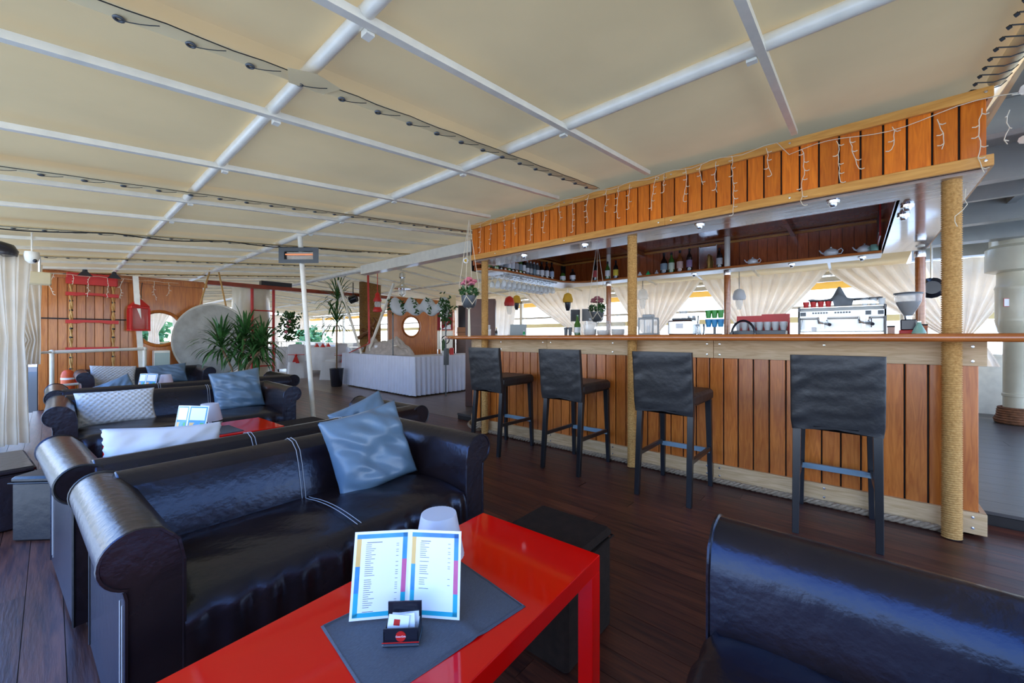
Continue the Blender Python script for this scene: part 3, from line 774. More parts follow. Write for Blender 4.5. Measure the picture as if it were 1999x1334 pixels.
make_sofa('dark leather sofa behind the second red table, with knitted and blue-grey cushions', (.81, 4.28, 0), rad(-1), 1.70, D=.88, top=.635)
make_sofa('dark leather sofa turned away, backing onto the sofa with the knitted cushion', (1.02, 6.20, 0), rad(180), 2.12)
make_sofa('farthest dark leather sofa, in front of the red rope ladder', (.98, 7.82, 0), rad(0), 1.52)
make_sofa('large dark leather sofa arm and seat in the bottom right foreground', (.225, .275, 0), rad(180), 2.0, D=.9, top=.655, seatz=.43)

# ---- cushions
def cushion(label, loc, rot, W, H, T, m, kind='satin', name='cushion', group=None, ruffle=False):
    ph = R.random()*20; o = None
    def f(side):
        def g(u, v):
            a, b = 2*u-1, 2*v-1
            e = max(0, (1-abs(a)**2.6))*max(0, (1-abs(b)**2.6)); th = T/2*e**.45
            pin = 1-.07*(1-abs(a)**2)*abs(b)**3; pin2 = 1-.07*(1-abs(b)**2)*abs(a)**3
            x, z = a*W/2*pin2, b*H/2*pin
            if kind == 'knit':
                th += .013*abs(sin((a*W*.5+b*H*.5)*pi/.042))*abs(sin((a*W*.5-b*H*.5)*pi/.042))*min(1, e*5)
            else:
                th += (.026*noise.noise((x*6+ph, z*17+x*6, ph))+.014*noise.noise((x*13, z*30+x*16, ph)))*min(1, e*3)
            if ruffle and e < .02: x *= 1+.015*sin(b*90); z *= 1+.02*sin(a*120)
            return (x, -th if side else th, z)
        return g
    n = 60 if kind == 'knit' else 40
    M = B(); M.grid(n, n, f(1)); M.grid(n, n, f(0))
    o = M.build(name, m, None, smooth=True, angle=180, loc=loc, rot=rot)
    import bmesh
    bm = bmesh.new(); bm.from_mesh(o.data); bmesh.ops.remove_doubles(bm, verts=bm.verts, dist=.0005)
    bmesh.ops.recalc_face_normals(bm, faces=bm.faces); bm.to_mesh(o.data); bm.free()
    return tag(o, label, 'cushion', group)
cushion('crumpled blue-grey satin cushion on the nearest sofa', (1.045, 1.835, .575), (rad(-20), rad(-8), rad(1)), .42, .40, .13, satin, name='satin_cushion')
cushion('white cushion with ruffled edge rising over the back of the nearest sofa', (.36, 2.50, .545), (rad(12), rad(-5), rad(186)), .46, .33, .13, cotton, name='ruffled_cushion', ruffle=True)
cushion('blue-grey cushion peeking over the back of the nearest sofa', (1.40, 2.52, .53), (rad(16), rad(20), rad(176)), .38, .36, .12, satin, name='satin_cushion')
cushion('white knitted lumbar cushion on the sofa behind the second red table', (.37, 4.78, .535), (rad(-22), rad(0), rad(2)), .50, .30, .13, knit, 'knit', 'knitted_cushion')
cushion('blue-grey square cushion at the right end of the sofa behind the second table', (1.27, 4.86, .585), (rad(-16), rad(-5), rad(0)), .45, .42, .13, satin, name='satin_cushion')
cushion('pale knitted cushion at the left end of the farthest sofa', (.60, 8.28, .55), (rad(-20), rad(4), rad(0)), .50, .34, .13, knit, 'knit', 'knitted_cushion')
cushion('flat blue-grey cushion against the back of the farthest sofa', (1.22, 8.34, .55), (rad(-22), rad(-3), rad(0)), .50, .32, .12, satin, name='satin_cushion')
cushion('small blue-grey cushion leaning behind the left arm of the second back-to-back sofa', (.42, 5.72, .53), (rad(20), rad(24), rad(180)), .38, .34, .12, satin, name='satin_cushion')

# ---- red tables
def red_table(label, loc, rz, L, W, H=.45):
    t = thing('coffee_table', label, 'table', loc, rz, 'glossy red coffee tables between the sofas')
    bx(-L/2, L/2, -W/2, W/2, H-.05, H, b=.002).build('tabletop', redm, t)
    for sx_ in (-1, 1):
        for sy in (-1, 1):
            x, y = sx_*(L/2-.025), sy*(W/2-.025); bx(x-.025, x+.025, y-.025, y+.025, 0, H-.05, b=.0015).build('leg', redm, t)
    return t
red_table('nearest glossy red coffee table with menu, lamp and grey placemat', (.535, .82, 0), rad(3), 1.15, .49)
red_table('second glossy red coffee table, between the back-to-back sofas', (.70, 3.57, 0), rad(2), .93, .52)
red_table('third red coffee table, mostly hidden behind the sofas', (.85, 6.95, 0), rad(8), 1.0, .5)
def pouf(label, loc, rz, sx_, sy_, h, m, group=None):
    t = thing('pouf', label, 'pouf', loc, rz, group)
    bx(-sx_/2, sx_/2, -sy_/2, sy_/2, .0, h-.03, b=.012).build('body', m, t, smooth=True, angle=35)
    bx(-sx_/2-.004, sx_/2+.004, -sy_/2-.004, sy_/2+.004, h-.035, h, b=.012).build('top', m, t, smooth=True, angle=35)
    mm = B(); e = .006
    mm.tube([(-sx_/2-e,-sy_/2-e,h-.034),(sx_/2+e,-sy_/2-e,h-.034),(sx_/2+e,sy_/2+e,h-.034),(-sx_/2-e,sy_/2+e,h-.034)], .004, 5, closed=True); mm.build('seam', m, t)
    return t
pouf('dark brown cube pouf pushed against the right end of the nearest red table', (1.275, .89, 0), rad(1), .325, .33, .385, darkfab)
pouf('low dark pouf behind the right end of the second red table', (1.45, 3.66, 0), rad(3), .34, .36, .39, darkfab)
pouf('dark leather box pouf left of the second sofa arm', (.035, 3.52, 0), rad(-45), .26, .25, .36, leatherb)
pouf('brown leather box pouf behind the left foreground pouf', (-.23, 4.02, 0), rad(6), .28, .60, .36, leather)

# ================================================================= ON THE RED TABLES
VD = (cos(rad(40.8)), sin(rad(40.8)))
def placemat(label, loc, rz, W, D):
    def f(u, v): return ((u-.5)*W, (v-.5)*D, .002+.0035*math.exp(-((u-.62)/.03)**2)+.0015*noise.noise((u*4, v*4, loc[0])))
    o = B().grid(40, 20, f).build('placemat', matm, smooth=True, loc=loc, rot=(0,0,rz)); o.modifiers.new('thick', 'SOLIDIFY').thickness = .0015
    h = B(); h.tube([(-W/2+.004,-D/2+.004,.004),(W/2-.004,-D/2+.004,.004),(W/2-.004,D/2-.004,.004),(-W/2+.004,D/2-.004,.004)], .0012, 4, closed=True)
    h.build('hem', matm, o)
    return tag(o, label, 'placemat')
placemat('dark grey woven placemat under the menu on the nearest red table', (.598, .79, .45), rad(-6), .40, .28)
placemat('grey placemat beside the small lamp on the second red table', (.70, 3.50, .45), rad(4), .42, .30)
def menu(label, loc, rz, W=.123, H=.205, style=0, open_=14, lean=-12):
    t = thing('menu', label, 'menu', loc, rz)
    for s_ in (-1, 1):
        pm = Matrix.Rotation(rad(lean), 4, 'X') @ Matrix.Rotation(rad(s_*open_), 4, 'Z')
        def sheet(mm, x0, x1, z0, z1, y0, y1):
            mm.M = pm @ Matrix.Translation((0 if s_ > 0 else -W, 0, 0)); mm.box(x0, x1, y0, y1, z0, z1); mm.M = None
        m = B(); sheet(m, 0, W, 0, H, 0, .002); p = m.build('page', paper, t)
        m = B(); mats = [inkb, inky, inkp, inkc, paper, inkk, inkg, redp]
        def r_(k, x0, x1, z0, z1, dz=.0004):
            m.m = k; sheet(m, x0, x1, z0, z1, -dz, -dz+.0003)
        b = .006
        if style == 0:
            r_(0, b, W-b, H-.016, H-b); r_(3, b, W-b, b, .016)
            r_(1, b, .017, H*.60, H-.016); r_(0, b, .017, H*.30, H*.60); r_(3, b, .017, b, H*.30)
            r_(0, W-.017, W-b, H*.66, H-b); r_(2, W-.017, W-b, H*.28, H*.66); r_(3, W-.017, W-b, b, H*.28)
            r_(4, .017, W-.017, .016, H-.017, .0007)
            rr = random.Random(5+s_)
            zz = H-.026; n = 34 if s_ < 0 else 24
            r_(5, .03, .066 if s_ < 0 else .055, zz, zz+.0016, .0010)
            for k in range(n):
                zz -= .0046
                if rr.random() < .14: continue
                L = rr.uniform(.012, .026)
                r_(5, .028, .028+L, zz, zz+.0011, .0010)
                if rr.random() < .6: r_(5, W-.032, W-.026, zz, zz+.0010, .0010)
        else:
            r_(0, b, W-b, b, H-b); r_(4, .012, W-.014, H*.52, H-.014, .0007); r_(4, .012, W-.014, .012, H*.16, .0007)
            r_(1, .014, .045, H*.1, H*.44, .0010); r_(6, W-.04, W-.016, H*.16, H*.44, .0010)
            r_(0, .04, W-.045, H*.2, H*.40, .0013); r_(4, .03, .062, H*.1, H*.26, .0016); r_(7, .05, .085, H*.05, H*.10, .0018)
            r_(5, W-.05, W-.036, H*.12, H*.28, .0019)
        m.build('printed_face', mats, p)
    return t
menu('open two-page drinks menu standing on the grey placemat, blue printed borders', (.562, .822, .455), rad(-49.2+1), W=.132, H=.195, style=0, open_=-10)
menu('open menu with blue and yellow pictures on the second red table', (.60, 3.49, .453), rad(-56), style=1)
menu('open menu on the third table, half hidden by the sofa back', (.80, 7.08, .45), rad(-50), style=1)
def table_lamp(label, loc):
    t = thing('table_lamp', label, 'table lamp', loc, 0, 'small white lamps on the red tables')
    B().lathe([(.045,0),(.045,.006),(.012,.012),(.008,.05),(.008,.07)], 18).build('base', shade, t, smooth=True, angle=40)
    n = 64
    def f(u, v):
        a = 2*pi*u; r = (.066-.021*v)+(.0009 if int(round(u*n)) % 2 else 0); return (r*cos(a), r*sin(a), .045+.112*v)
    m = B().grid(n, 8, f, close_u=True); m.f.append(tuple(7*n+i for i in range(n))); m.mi.append(0)
    m.build('lamp_shade', shade, t, smooth=True, angle=50)
    return t
l1 = table_lamp('small white ribbed lamp behind the menu on the nearest red table', (.735, .915, .45)); l1.scale = (1.1, 1.1, 1.08)
l2 = table_lamp('small white lamp beside the menu on the second red table', (.79, 3.72, .45)); l2.scale = (1.2, 1.2, 1.12)
l3 = table_lamp('small white lamp beside the menu on the third table', (1.03, 7.15, .45)); l3.scale = (1.2, 1.2, 1.1)
# sugar packet holder
t = thing('packet_holder', 'small black holder with sugar packets and round red logo, before the menu', 'holder', (.516, .768, .4545), rad(-49.2+3)); t.scale = (.88, .88, .9)
m = B(); m.box(-.045, .045, -.03, .035, 0, .008, b=.002); m.box(-.043, .043, -.026, -.023, .008, .043); m.box(-.043, .043, .022, .026, .008, .078)
m.box(-.043, -.040, -.026, .026, .008, .036); m.box(.040, .043, -.026, .026, .008, .036); m.build('box', blackp, t)
bx(-.0455, .0455, -.0305, -.030, .011, .0135).build('red_stripe', redp, t)
bx(-.0455, .0455, -.0305, -.030, .004, .007).build('grey_stripe', steel, t)
m = B(); m.lathe([(.0125,0),(.0125,.0015)], 24); lg = m.build('logo_disc', redp, t, loc=(0, -.026, .025), rot=(rad(90), 0, 0))
text('Coca-Cola', .0058, paper, lg, (0, 0, .0018), (0, 0, 0), .0003)
for k, (dx, dy, rr_) in enumerate(((-.015,-.012,6),(.006,-.006,-5),(-.006,.002,3),(.014,.009,-4),(.012,.016,2))):
    o = bx(-.027, .027, -.0012, .0012, 0, .052-.002*k).build('sugar_packet', paper, None, loc=(.516, .768, .4635), rot=(rad(-14), rad(rr_), rad(-46.2)))
    o.scale = (.85, .9, .88); o.location = Vector((.516, .768, .4635))+Matrix.Rotation(rad(-46.2), 3, 'Z') @ Vector((dx*.85, dy*.85, 0))
    tag(o, 'white paper sugar packet in the small black holder', 'packet', 'sugar packets in the black holder')
    bx(-.012, .004, -.0015, -.0012, .028, .042).build('print_mark', [redp, inkp, inkk][k % 3], o)

# ================================================================= HEATER POST
t = thing('heater_post', 'slim leaning white post carrying the patio heater', 'post', (2.10, 5.0, 0), 0)
B().tube([(0,0,0), (-.165, 0, 2.33)], .028, 14).build('pole', whitep, t, smooth=True)
t2 = thing('patio_heater', 'dark grey infrared heater box on the slim white post', 'heater', (1.90, 4.95, 2.095), rad(-49.2))
m = B(); w2, h2 = .235, .092
m.add([(-w2,0,-h2),(w2,0,-h2),(w2,0,h2),(-w2,0,h2),(-w2*.72,0,-h2*.52),(w2*.72,0,-h2*.52),(w2*.72,0,h2*.52),(-w2*.72,0,h2*.52)], [(0,1,5,4),(1,2,6,5),(2,3,7,6),(3,0,4,7)])
m.add([(-w2,0,-h2),(w2,0,-h2),(w2,0,h2),(-w2,0,h2),(-w2*.8,.09,-h2*.8),(w2*.8,.09,-h2*.8),(w2*.8,.09,h2*.8),(-w2*.8,.09,h2*.8)], [(0,1,5,4),(1,2,6,5),(2,3,7,6),(3,0,4,7),(4,5,6,7)])
m.build('housing', greyp, t2)
bx(-w2*.72, w2*.72, .03, .034, -h2*.52, h2*.52).build('reflector', steel, t2)
B().tube([(-w2*.68,.012,.012),(w2*.68,.012,.012)], .008, 8).build('heating_tube', glow, t2)
m = B()
for k in range(5): m.tube([(-w2*.72, -.002, -h2*.42+k*h2*.21), (w2*.72, -.002, -h2*.42+k*h2*.21)], .0018, 4)
m.build('guard_grille', steel, t2)

# ================================================================= LEFT END: ladder, rail, etc.
t = thing('rope_ladder', 'rope ladder with red wooden rungs hanging in front of the bulkhead', 'ladder', (.45, 9.42, 0), 0)
def lad(px, z): return (px*1.0, 0, z)
x0, x1 = -.27, .265
for xx in (x0+.03, x1-.03):
    m = B()
    for s_ in (-1, 1): m.tube([(xx+s_*.012*sin(k*.9), .012*s_*cos(k*.9), .32+.05*k) for k in range(37)], .013, 6)
    m.build('side_rope', ropem, t, smooth=True)
    m = B()
    for z in (.45, .62, .8, 1.12, 1.26, 1.55, 1.7): m.lathe([(.021, z), (.024, z+.012), (.021, z+.024)], 8, (xx, 0, 0))
    m.build('rope_whipping', cablem, t)
def rung(z, parent):
    prof = [(x0-.03, z-.035), (x0+.10, z-.035), (x0+.16, z-.018), (x1-.16, z-.018), (x1-.10, z-.035), (x1+.03, z-.035), (x1+.03, z+.02), (x0-.03, z+.02)]
    return B().extr(prof, 'y', -.045, .045).build('rung', redp, parent)
for z in (.45, .95, 1.39, 1.83): rung(z, t)
m = B(); m.box(x0-.02, x1+.02, -.06, .06, 1.98, 2.16, b=.01); m.build('top_board', redp, t)
m = B(); m.box(x0-.03, x1+.0, -.07, -.062, 1.98, 2.08); m.build('cover_board', redp, t)
# icicle lights on the left
t = thing('icicle_lights', 'short icicle light strings hanging before the red ladder', 'string lights', (0, 9.2, 0))
RR = random.Random(4)
m = B(); m.tube([(-.2+.1*k, -.02*sin(k), 2.10+.008*sin(k*2.)) for k in range(18)], .003, 4); m.build('cord', cordw, t)
for k in range(9):
    x = -.16+.19*k; z = 2.10; p = [(x, 0, z)]
    for j in range(RR.choice((3, 5, 7, 8))): q = p[-1]; p.append((q[0]+RR.uniform(-.02, .02), q[1], q[2]-.045))
    m = B(); m.tube(p, .003, 4)
    for q in p[1:]: m.tube([q, (q[0]+RR.uniform(-.03,.03), q[1], q[2]-.01)], .0045, 5)
    m.build('light_strand', cordw, t)
# white pipe rail
t = thing('pipe_railing', 'white pipe railing with corner elbows in front of the wooden bulkhead', 'railing', (0, 0, 0))
A0, A1 = (.01, 8.86), (1.05, 9.22)
B().tube([(*A0, .0), (*A0, .91)], .026, 10).build('post', whitep, t, smooth=True)
B().tube([(*A1, .0), (*A1, .935)], .026, 10).build('post', whitep, t, smooth=True)
B().tube([(*A0, .915), (*A1, .935)], .026, 10).build('top_rail', whitep, t, smooth=True)
B().tube([(*A0, .42), (*A1, .43)], .02, 10).build('lower_rail', whitep, t, smooth=True)
for p, z in ((A0, .915), (A1, .935), (A0, .42)): B().ball((p[0], p[1], z), .036, 10).build('elbow', whitep, t, smooth=True)
B().tube([(*A0, .915), (-.35, 8.3, .915)], .018, 8).build('side_rail', whitep, t, smooth=True)
B().tube([(-.22, 8.42, 0), (-.22, 8.42, .92)], .02, 8).build('post', whitep, t, smooth=True)
bx(-.42, -.24, 7.0, 8.5, .66, .78).build('side_board', whitep, t)
t = thing('leaning_stanchion', 'flat white leaning stanchion rising from the pipe railing to the roof', 'stanchion', (1.05, 9.30, 0))
m = B(); m.taper((0, 0, .0), (.07, .05, 0), (-.12, -.12, 2.16), (.07, .05, 0)); m.build('post', whitep, t)
B().tube([(-.03+.012*sin(k), -.04, .9+.09*k) for k in range(14)], .006, 5).build('cable', cablem, t)
# red lantern box
t = thing('red_lantern', 'red metal lantern box hanging left of the round window', 'lantern', (.98, 9.27, 1.22), rad(10))
m = B(); m.box(-.13, .13, -.10, .10, .02, .05, b=.006); m.box(-.12, .12, -.09, .09, .40, .44, b=.006)
for x in (-.115, .115):
    for y in (-.085, .085): m.box(x-.012, x+.012, y-.012, y+.012, .05, .40)
m.build('frame', redp, t)
bx(-.105, .105, -.078, .078, .05, .40).build('glass_panel', mat('red_glass', (.5,.05,.04), .15, alpha=.75), t)
m = B(); m.taper((0,0,.44), (.24,.2), (0,0,.56), (.05,.05)); m.build('roof', redp, t)
B().tube([(0,0,.56),(0,0,.92)], .006, 5).build('hanging_rope', ropem, t)
# orange cylinder
t = thing('fire_extinguisher', 'orange cylinder with white band standing behind the pipe railing', 'extinguisher', (.17, 9.20, .08))
B().lathe([(.07,0),(.075,.02),(.075,.46),(.06,.52),(.03,.55)], 18).build('body', orangep, t, smooth=True, angle=50)
B().lathe([(.0765,.40),(.0765,.43)], 18, cap=False).build('band', paper, t, smooth=True)
bx(-.1, .1, -.09, .09, -.08, .0).build('stand', blackw, t)
# white box at rail end, bottles, basket
t = thing('service_box', 'pale grey-green cabinet box at the foot of the leaning white stanchion', 'box', (1.28, 9.32, 0))
bx(-.11, .11, -.08, .10, 0, .90, b=.008).build('body', whitep, t); bx(-.1, .1, -.09, -.08, .06, .86).build('door', mat('grey_green_paint', (.45,.55,.50), .5), t)
# camera, speaker, block
t = thing('security_camera', 'small white dome camera under the roof by the beige curtain', 'camera', (-.125, 6.27, 1.92))
B().lathe([(.05,.07),(.055,.03),(.045,-.02),(.02,-.045),(.001,-.05)], 14).build('housing', whitep, t, smooth=True)
B().ball((.02,-.035,-.02), .018, 8).build('lens', blackp, t, smooth=True); B().tube([(0,0,.07),(0,0,.27)], .008, 6).build('mount', whitep, t)
t = thing('loudspeaker', 'black round speaker under the roof at the left picture edge', 'speaker', (-.34, 6.45, 2.0))
B().lathe([(.02,.09),(.10,.06),(.13,0),(.12,-.05),(.02,-.06)], 18).build('cone', blackp, t, smooth=True); B().tube([(0,0,.05),(0,0,.11)], .01, 6).build('bracket', steel, t)
t = thing('wall_block', 'cream wooden bracket block at the upper left corner of the bulkhead', 'bracket', (-.085, 7.12, 1.81))
bx(-.09, .09, -.07, .10, -.07, .07, b=.01).build('body', canvas2, t); B().tube([(0,0,.07),(0,0,.25)], .012, 6).build('hanger', steel, t)
for (x, y, l) in ((.34, 8.9, 'black bracket clamp above the left ladder rope'), (.66, 8.95, 'black bracket clamp above the right ladder rope')):
    o = thing('rope_clamp', l, 'clamp', (x, y, 2.10)); B().taper((0,0,-.03), (.16,.06), (0,0,.04), (.05,.05)).build('body', blackp, o); B().ball((0,0,.05), .03, 8).build('knob', blackp, o)
# electric cable under the roof
m = B(); pts = []
for k in range(60):
    x = -.5+k*.06; pts.append((x, 5.55+.05*sin(k*.35), CZ(x)-.02-.018*abs(sin(k*.21))))
m.tube(pts, .006, 5); tag(m.build('electric_cable', cablem, smooth=True), 'black cable snaking along the third seam of the canvas roof', 'cable')

# ---- stone disc
t = thing('stone_disc', 'large round grey stone-like disc hung on ropes behind the palm plant', 'disc', (1.98, 9.05, 1.07), rad(-30)); t.scale = (1, 1, 1.10)
def fd(u, v):
    a = 2*pi*u; prof = [(0.001,-.07),(.3,-.066),(.52,-.064),(.585,-.07),(.61,-.06),(.615,0),(.61,.07),(.55,.09),(0.001,.09)]
    k = v*(len(prof)-1); i = min(int(k), len(prof)-2); f_ = k-i; r = prof[i][0]*(1-f_)+prof[i+1][0]*f_; y = prof[i][1]*(1-f_)+prof[i+1][1]*f_
    return (r*cos(a), y+.008*noise.noise((r*cos(a)*6, r*sin(a)*6, 1)), r*sin(a))
B().grid(56, 25, fd, close_u=True).build('disc', stonem, t, smooth=True, angle=50)
B().tube([(.612*cos(k*pi/24), -.055, .612*sin(k*pi/24)) for k in range(48)], .018, 6, closed=True).build('rim', mat('pale_stone', (.50,.47,.40), .8), t, smooth=True)
for a in (-.22, .20): B().tube([(a, 0, .56), (a*.3+.02, -.02, 1.20)], .014, 6).build('hanging_rope', ropem, t, smooth=True)
# ---- tank column with red frame
t = thing('tank_column', 'white cylindrical column with red ladder frame behind the stone disc', 'column', (2.95, 10.3, 0))
B().lathe([(.33,0),(.33,1.42),(.36,1.46),(.36,2.24)], 26).build('column', creamp, t, smooth=True, angle=40)
for x in (-.10, .32): B().tube([(x, -.40, 0), (x, -.40, 2.22)], .030, 8).build('upright', redp, t, smooth=True)
for z in (.5, 1.0, 1.35, 1.72): B().tube([(-.10, -.40, z), (.32, -.40, z)], .014, 6).build('rung', redp, t, smooth=True)

# ================================================================= PLANTS
def blade(m, base, az, el, L, wd, droop, n=7, seg=None):
    p = Vector(base); d = Vector((cos(az)*cos(el), sin(az)*cos(el), sin(el))); vs = []; side = Vector((-sin(az), cos(az), 0))
    for k in range(n+1):
        f = k/n; ww = wd*(.35+1.3*f*(1-f)*1.6)*(1 if f < .98 else .1)
        vs += [p-side*ww/2, p+side*ww/2+Vector((0,0,.0))]
        d = (d+Vector((0,0,-droop*f))).normalized(); p = p+d*(L/n)
    m.add(vs, [(2*k, 2*k+1, 2*k+3, 2*k+2) for k in range(n)])
def dracaena(label, loc, heads, potr, poth, potm, seed, cat='plant', L0=.42, wd=.024, nl=46):
    t = thing('potted_dracaena', label, cat, loc); rr = random.Random(seed)
    B().lathe([(potr*.72,0),(potr*.8,.02),(potr,poth-.03),(potr*1.06,poth),(potr*.95,poth),(potr*.9,poth-.04)], 18).build('pot', potm, t, smooth=True, angle=50)
    for (hx, hy, hz) in heads:
        B().tube([(0,0,poth-.05),(hx*.4,hy*.4,(poth+hz)*.5),(hx,hy,hz)], .016, 7).build('stem', mat('stem_bark', (.32,.2,.11), .8) if 'stem_bark' not in MT else MT['stem_bark'], t, smooth=True)
        m = B()
        for k in range(nl):
            f = k/nl; az = k*2.39996+rr.random()*.4; el = rad(80-95*f+rr.uniform(-9, 9))
            blade(m, (hx, hy, hz-.05+.10*(1-f)), az, el, L0*rr.uniform(.75, 1.15), wd*rr.uniform(.8, 1.2), .30+.28*f)
        c = m.build('foliage', leafm, t); c['kind'] = 'stuff'
    return t
dracaena('large palm-like plant with long drooping green leaves before the stone disc', (1.92, 7.35, 0), ((-.20, .08, .98), (.10, 0, 1.12), (.30, -.16, 1.0), (.08, .16, .92), (.24, -.02, .84)), .19, .34, mat('terracotta', (.48,.22,.14), .7), 3, L0=.47, wd=.036, nl=84)
t = dracaena('tall thin palm in a black pot beside the white skirted table', (4.30, 9.05, 0), ((0, 0, 1.45), (.02, 0, 2.0)), .15, .42, blackp, 8, L0=.62, wd=.030, nl=60)
t['label'] = 'tall slender palm in a black pot at the left end of the skirted table'
# ================================================================= BUFFET
t = thing('buffet_table', 'long table with white pleated skirt, corner pointing toward the lounge', 'table', (0,0,0))
pl_ = [(4.46, 6.28), (7.0, 6.20), (7.0, 6.92), (5.0, 6.95), (5.0, 9.33), (4.58, 9.33)]
B().extr(pl_, 'z', .745, .765).build('tabletop', skirtm, t, bevel=.004)
m = B(); path = []
def along(p, q, st=.018):
    L = math.dist(p, q); n = int(L/st)
    return [(p[0]+(q[0]-p[0])*k/n, p[1]+(q[1]-p[1])*k/n) for k in range(n)]
pth = along(pl_[5], pl_[0])+along(pl_[0], pl_[1])+[pl_[1]]
vs = []; cxm, cym = 5.4, 7.3
for j in range(8):
    v = j/7
    for k, (x, y) in enumerate(pth):
        a = .030*sin(k*1.05+.4*sin(k*.13))*(.25+.75*v)+.006*sin(k*.31); edge_n = (-1, 0) if k < len(pth)*.54 else (0, -1)
        vs.append((x+edge_n[0]*(a+.012+.01*v), y+edge_n[1]*(a+.012+.01*v), .762-.735*v))
n = len(pth); m.add(vs, [(j*n+k, j*n+k+1, (j+1)*n+k+1, (j+1)*n+k) for j in range(7) for k in range(n-1)])
m.build('pleated_skirt', skirtm, t, smooth=True, angle=180)
B().extr([(4.56, 6.38), (6.9, 6.3), (6.9, 6.85), (4.92, 6.88), (4.92, 9.25), (4.68, 9.25)], 'z', .0, .74).build('under_frame', floord, t)
# gauze heap
def fg(u, v):
    x = -.42+.84*u; y = -.8+1.6*v; r = (x/.42)**2+(y/.8)**2
    h = max(0, 1-r)**.5*(.24+.20*noise.noise((x*4, y*2.2, 5))+.06*noise.noise((x*14, y*9, 2)))
    h += .18*math.exp(-((x+.05)/.13)**2-((y-.55)/.2)**2)+.14*math.exp(-((x)/.15)**2-((y+.25)/.15)**2)
    return (x, y, h*(1 if r < 1 else 0)+.002)
o = B().grid(46, 70, fg).build('gauze_cloth', gauze, smooth=True, loc=(4.77, 7.65, .766), rot=(0,0,rad(-1))); o.scale = (.5, 1.15, 1)
tag(o, 'heap of crumpled beige gauze on the skirted table', 'cloth')
def jar_(name, label, cat, loc, prof, m, extra=None, group=None, n=14):
    t = thing(name, label, cat, loc, 0, group); B().lathe(prof, n).build('body', m, t, smooth=True, angle=50); return t
t = jar_('glass_bowl', 'clear glass bowl at the left end of the skirted table', 'bowl', (4.75, 9.0, .766), [(.08,0),(.16,.06),(.18,.13)], glass)
B().lathe([(.183,.125),(.187,.13),(.183,.135)], 16).build('rim', porc, t, smooth=True)
t = jar_('photo_frame', 'small white framed card standing on the skirted table', 'frame', (4.66, 7.95, .766), [(.03,0),(.03,.01)], whitep); bx(-.01, .01, -.06, .06, .01, .19).build('card', paper, t)
t = jar_('green_jar', 'dark green glass jar on the skirted table before the gauze', 'jar', (4.70, 7.25, .766), [(.06,0),(.065,.03),(.065,.15),(.05,.18)], glassgr); B().cyl(.052, .18, .20, 14).build('lid', whitep, t)
t = jar_('potted_cactus', 'small green cactus in a white pot on the skirted table', 'cactus', (5.35, 6.50, .766), [(.035,0),(.045,.09)], porc); B().lathe([(.025,.08),(.04,.14),(.038,.26),(.012,.33)], 10).build('cactus', leafm, t, smooth=True)
t = jar_('red_candle', 'red pillar candle on the skirted table, near the cactus', 'candle', (5.55, 6.48, .766), [(.045,0),(.045,.14)], redp); B().cyl(.004, .14, .155, 5).build('wick', cablem, t)
# garland arch on a stand in front of the table
t = thing('tulle_garland', 'grey tulle and green leaf garland stretched above the skirted table', 'garland', (0,0,0))
P0, P1 = Vector((4.50, 7.05, 1.75)), Vector((4.95, 5.95, 1.73))
def ft(u, v):
    p = P0.lerp(P1, v); k = .13+.05*sin(v*2*pi*3.2); a = 2*pi*u
    return (p.x+k*.6*cos(a), p.y+.03*sin(a), p.z-.02+k*sin(a)+.02*noise.noise((a, v*9, 2))+.03*sin(v*pi*3.2*2+1))
B().grid(18, 70, ft, close_u=True).build('tulle_wrap', tulle, t, smooth=True)
m = B(); rr = random.Random(2)
for k in range(9):
    for _ in range(26):
        f = (k+.15*rr.random())/8.; sl = rr.random()
        p = P0.lerp(P1, min(1, max(0, f+.06*(sl-.5)))) + Vector((rr.uniform(-.13,-.05), rr.uniform(-.03,.03), .15-.30*sl))
        a = Vector((rr.uniform(-1,1), rr.uniform(-1,1), rr.uniform(-1,1))).normalized()*.035; b = a.cross(Vector((.3,.8,.5))).normalized()*.016
        if k % 2 == 0: m.add([p-a, p+b, p+a, p-b], [(0,1,2,3)])
for _ in range(160):
    p = P1+Vector((rr.gauss(0,.07), rr.gauss(0,.07), -.12+rr.gauss(0,.14))); a = Vector((rr.uniform(-1,1), rr.uniform(-1,1), rr.uniform(-1,1))).normalized()*.04; b = a.cross(Vector((.3,.8,.5))).normalized()*.018
    m.add([p-a, p+b, p+a, p-b], [(0,1,2,3)])
c = m.build('leaves', leafm, t); c['kind'] = 'stuff'
for p in (P0, P1): B().tube([(p.x, p.y, .768 if p is P0 else 0), (p.x, p.y, p.z)], .013, 7).build('stand', greyp, t, smooth=True)
B().tube([P0, P1], .012, 7).build('crossbar', greyp, t)
bx(4.93, 5.0, 5.92, 5.99, .6, .92).build('clamp', greyp, t)

# ================================================================= MAST AND HANGING THINGS
t = thing('rope_mast', 'thick mast wrapped in brown rope near the skirted table', 'mast', (5.28, 9.30, 0))
pr = [(.25, 0)]; z = 0
while z < 2.55: pr += [(.262, z+.006), (.262, z+.018), (.25, z+.024)]; z += .026
B().lathe(pr, 22).build('rope_wrap', basket, t, smooth=True, angle=80)
o = thing('driftwood', 'twisted driftwood branches tied round the rope wrapped mast', 'driftwood', (5.05, 8.98, 1.20)); rr = random.Random(6)
for k in range(9):
    p = [Vector((rr.uniform(-.35,.1), rr.uniform(-.25,.25), rr.uniform(-.2,.2)))]
    for j in range(4): p.append(p[-1]+Vector((rr.uniform(-.12,.14), rr.uniform(-.18,.1), rr.uniform(-.09,.12))))
    B().tube(p, .05, 7, r1=.015).build('branch', drift, o, smooth=True)
t = thing('ship_lantern', 'red ship lantern hanging beside the rope wrapped mast', 'lantern', (4.60, 7.80, 1.68))
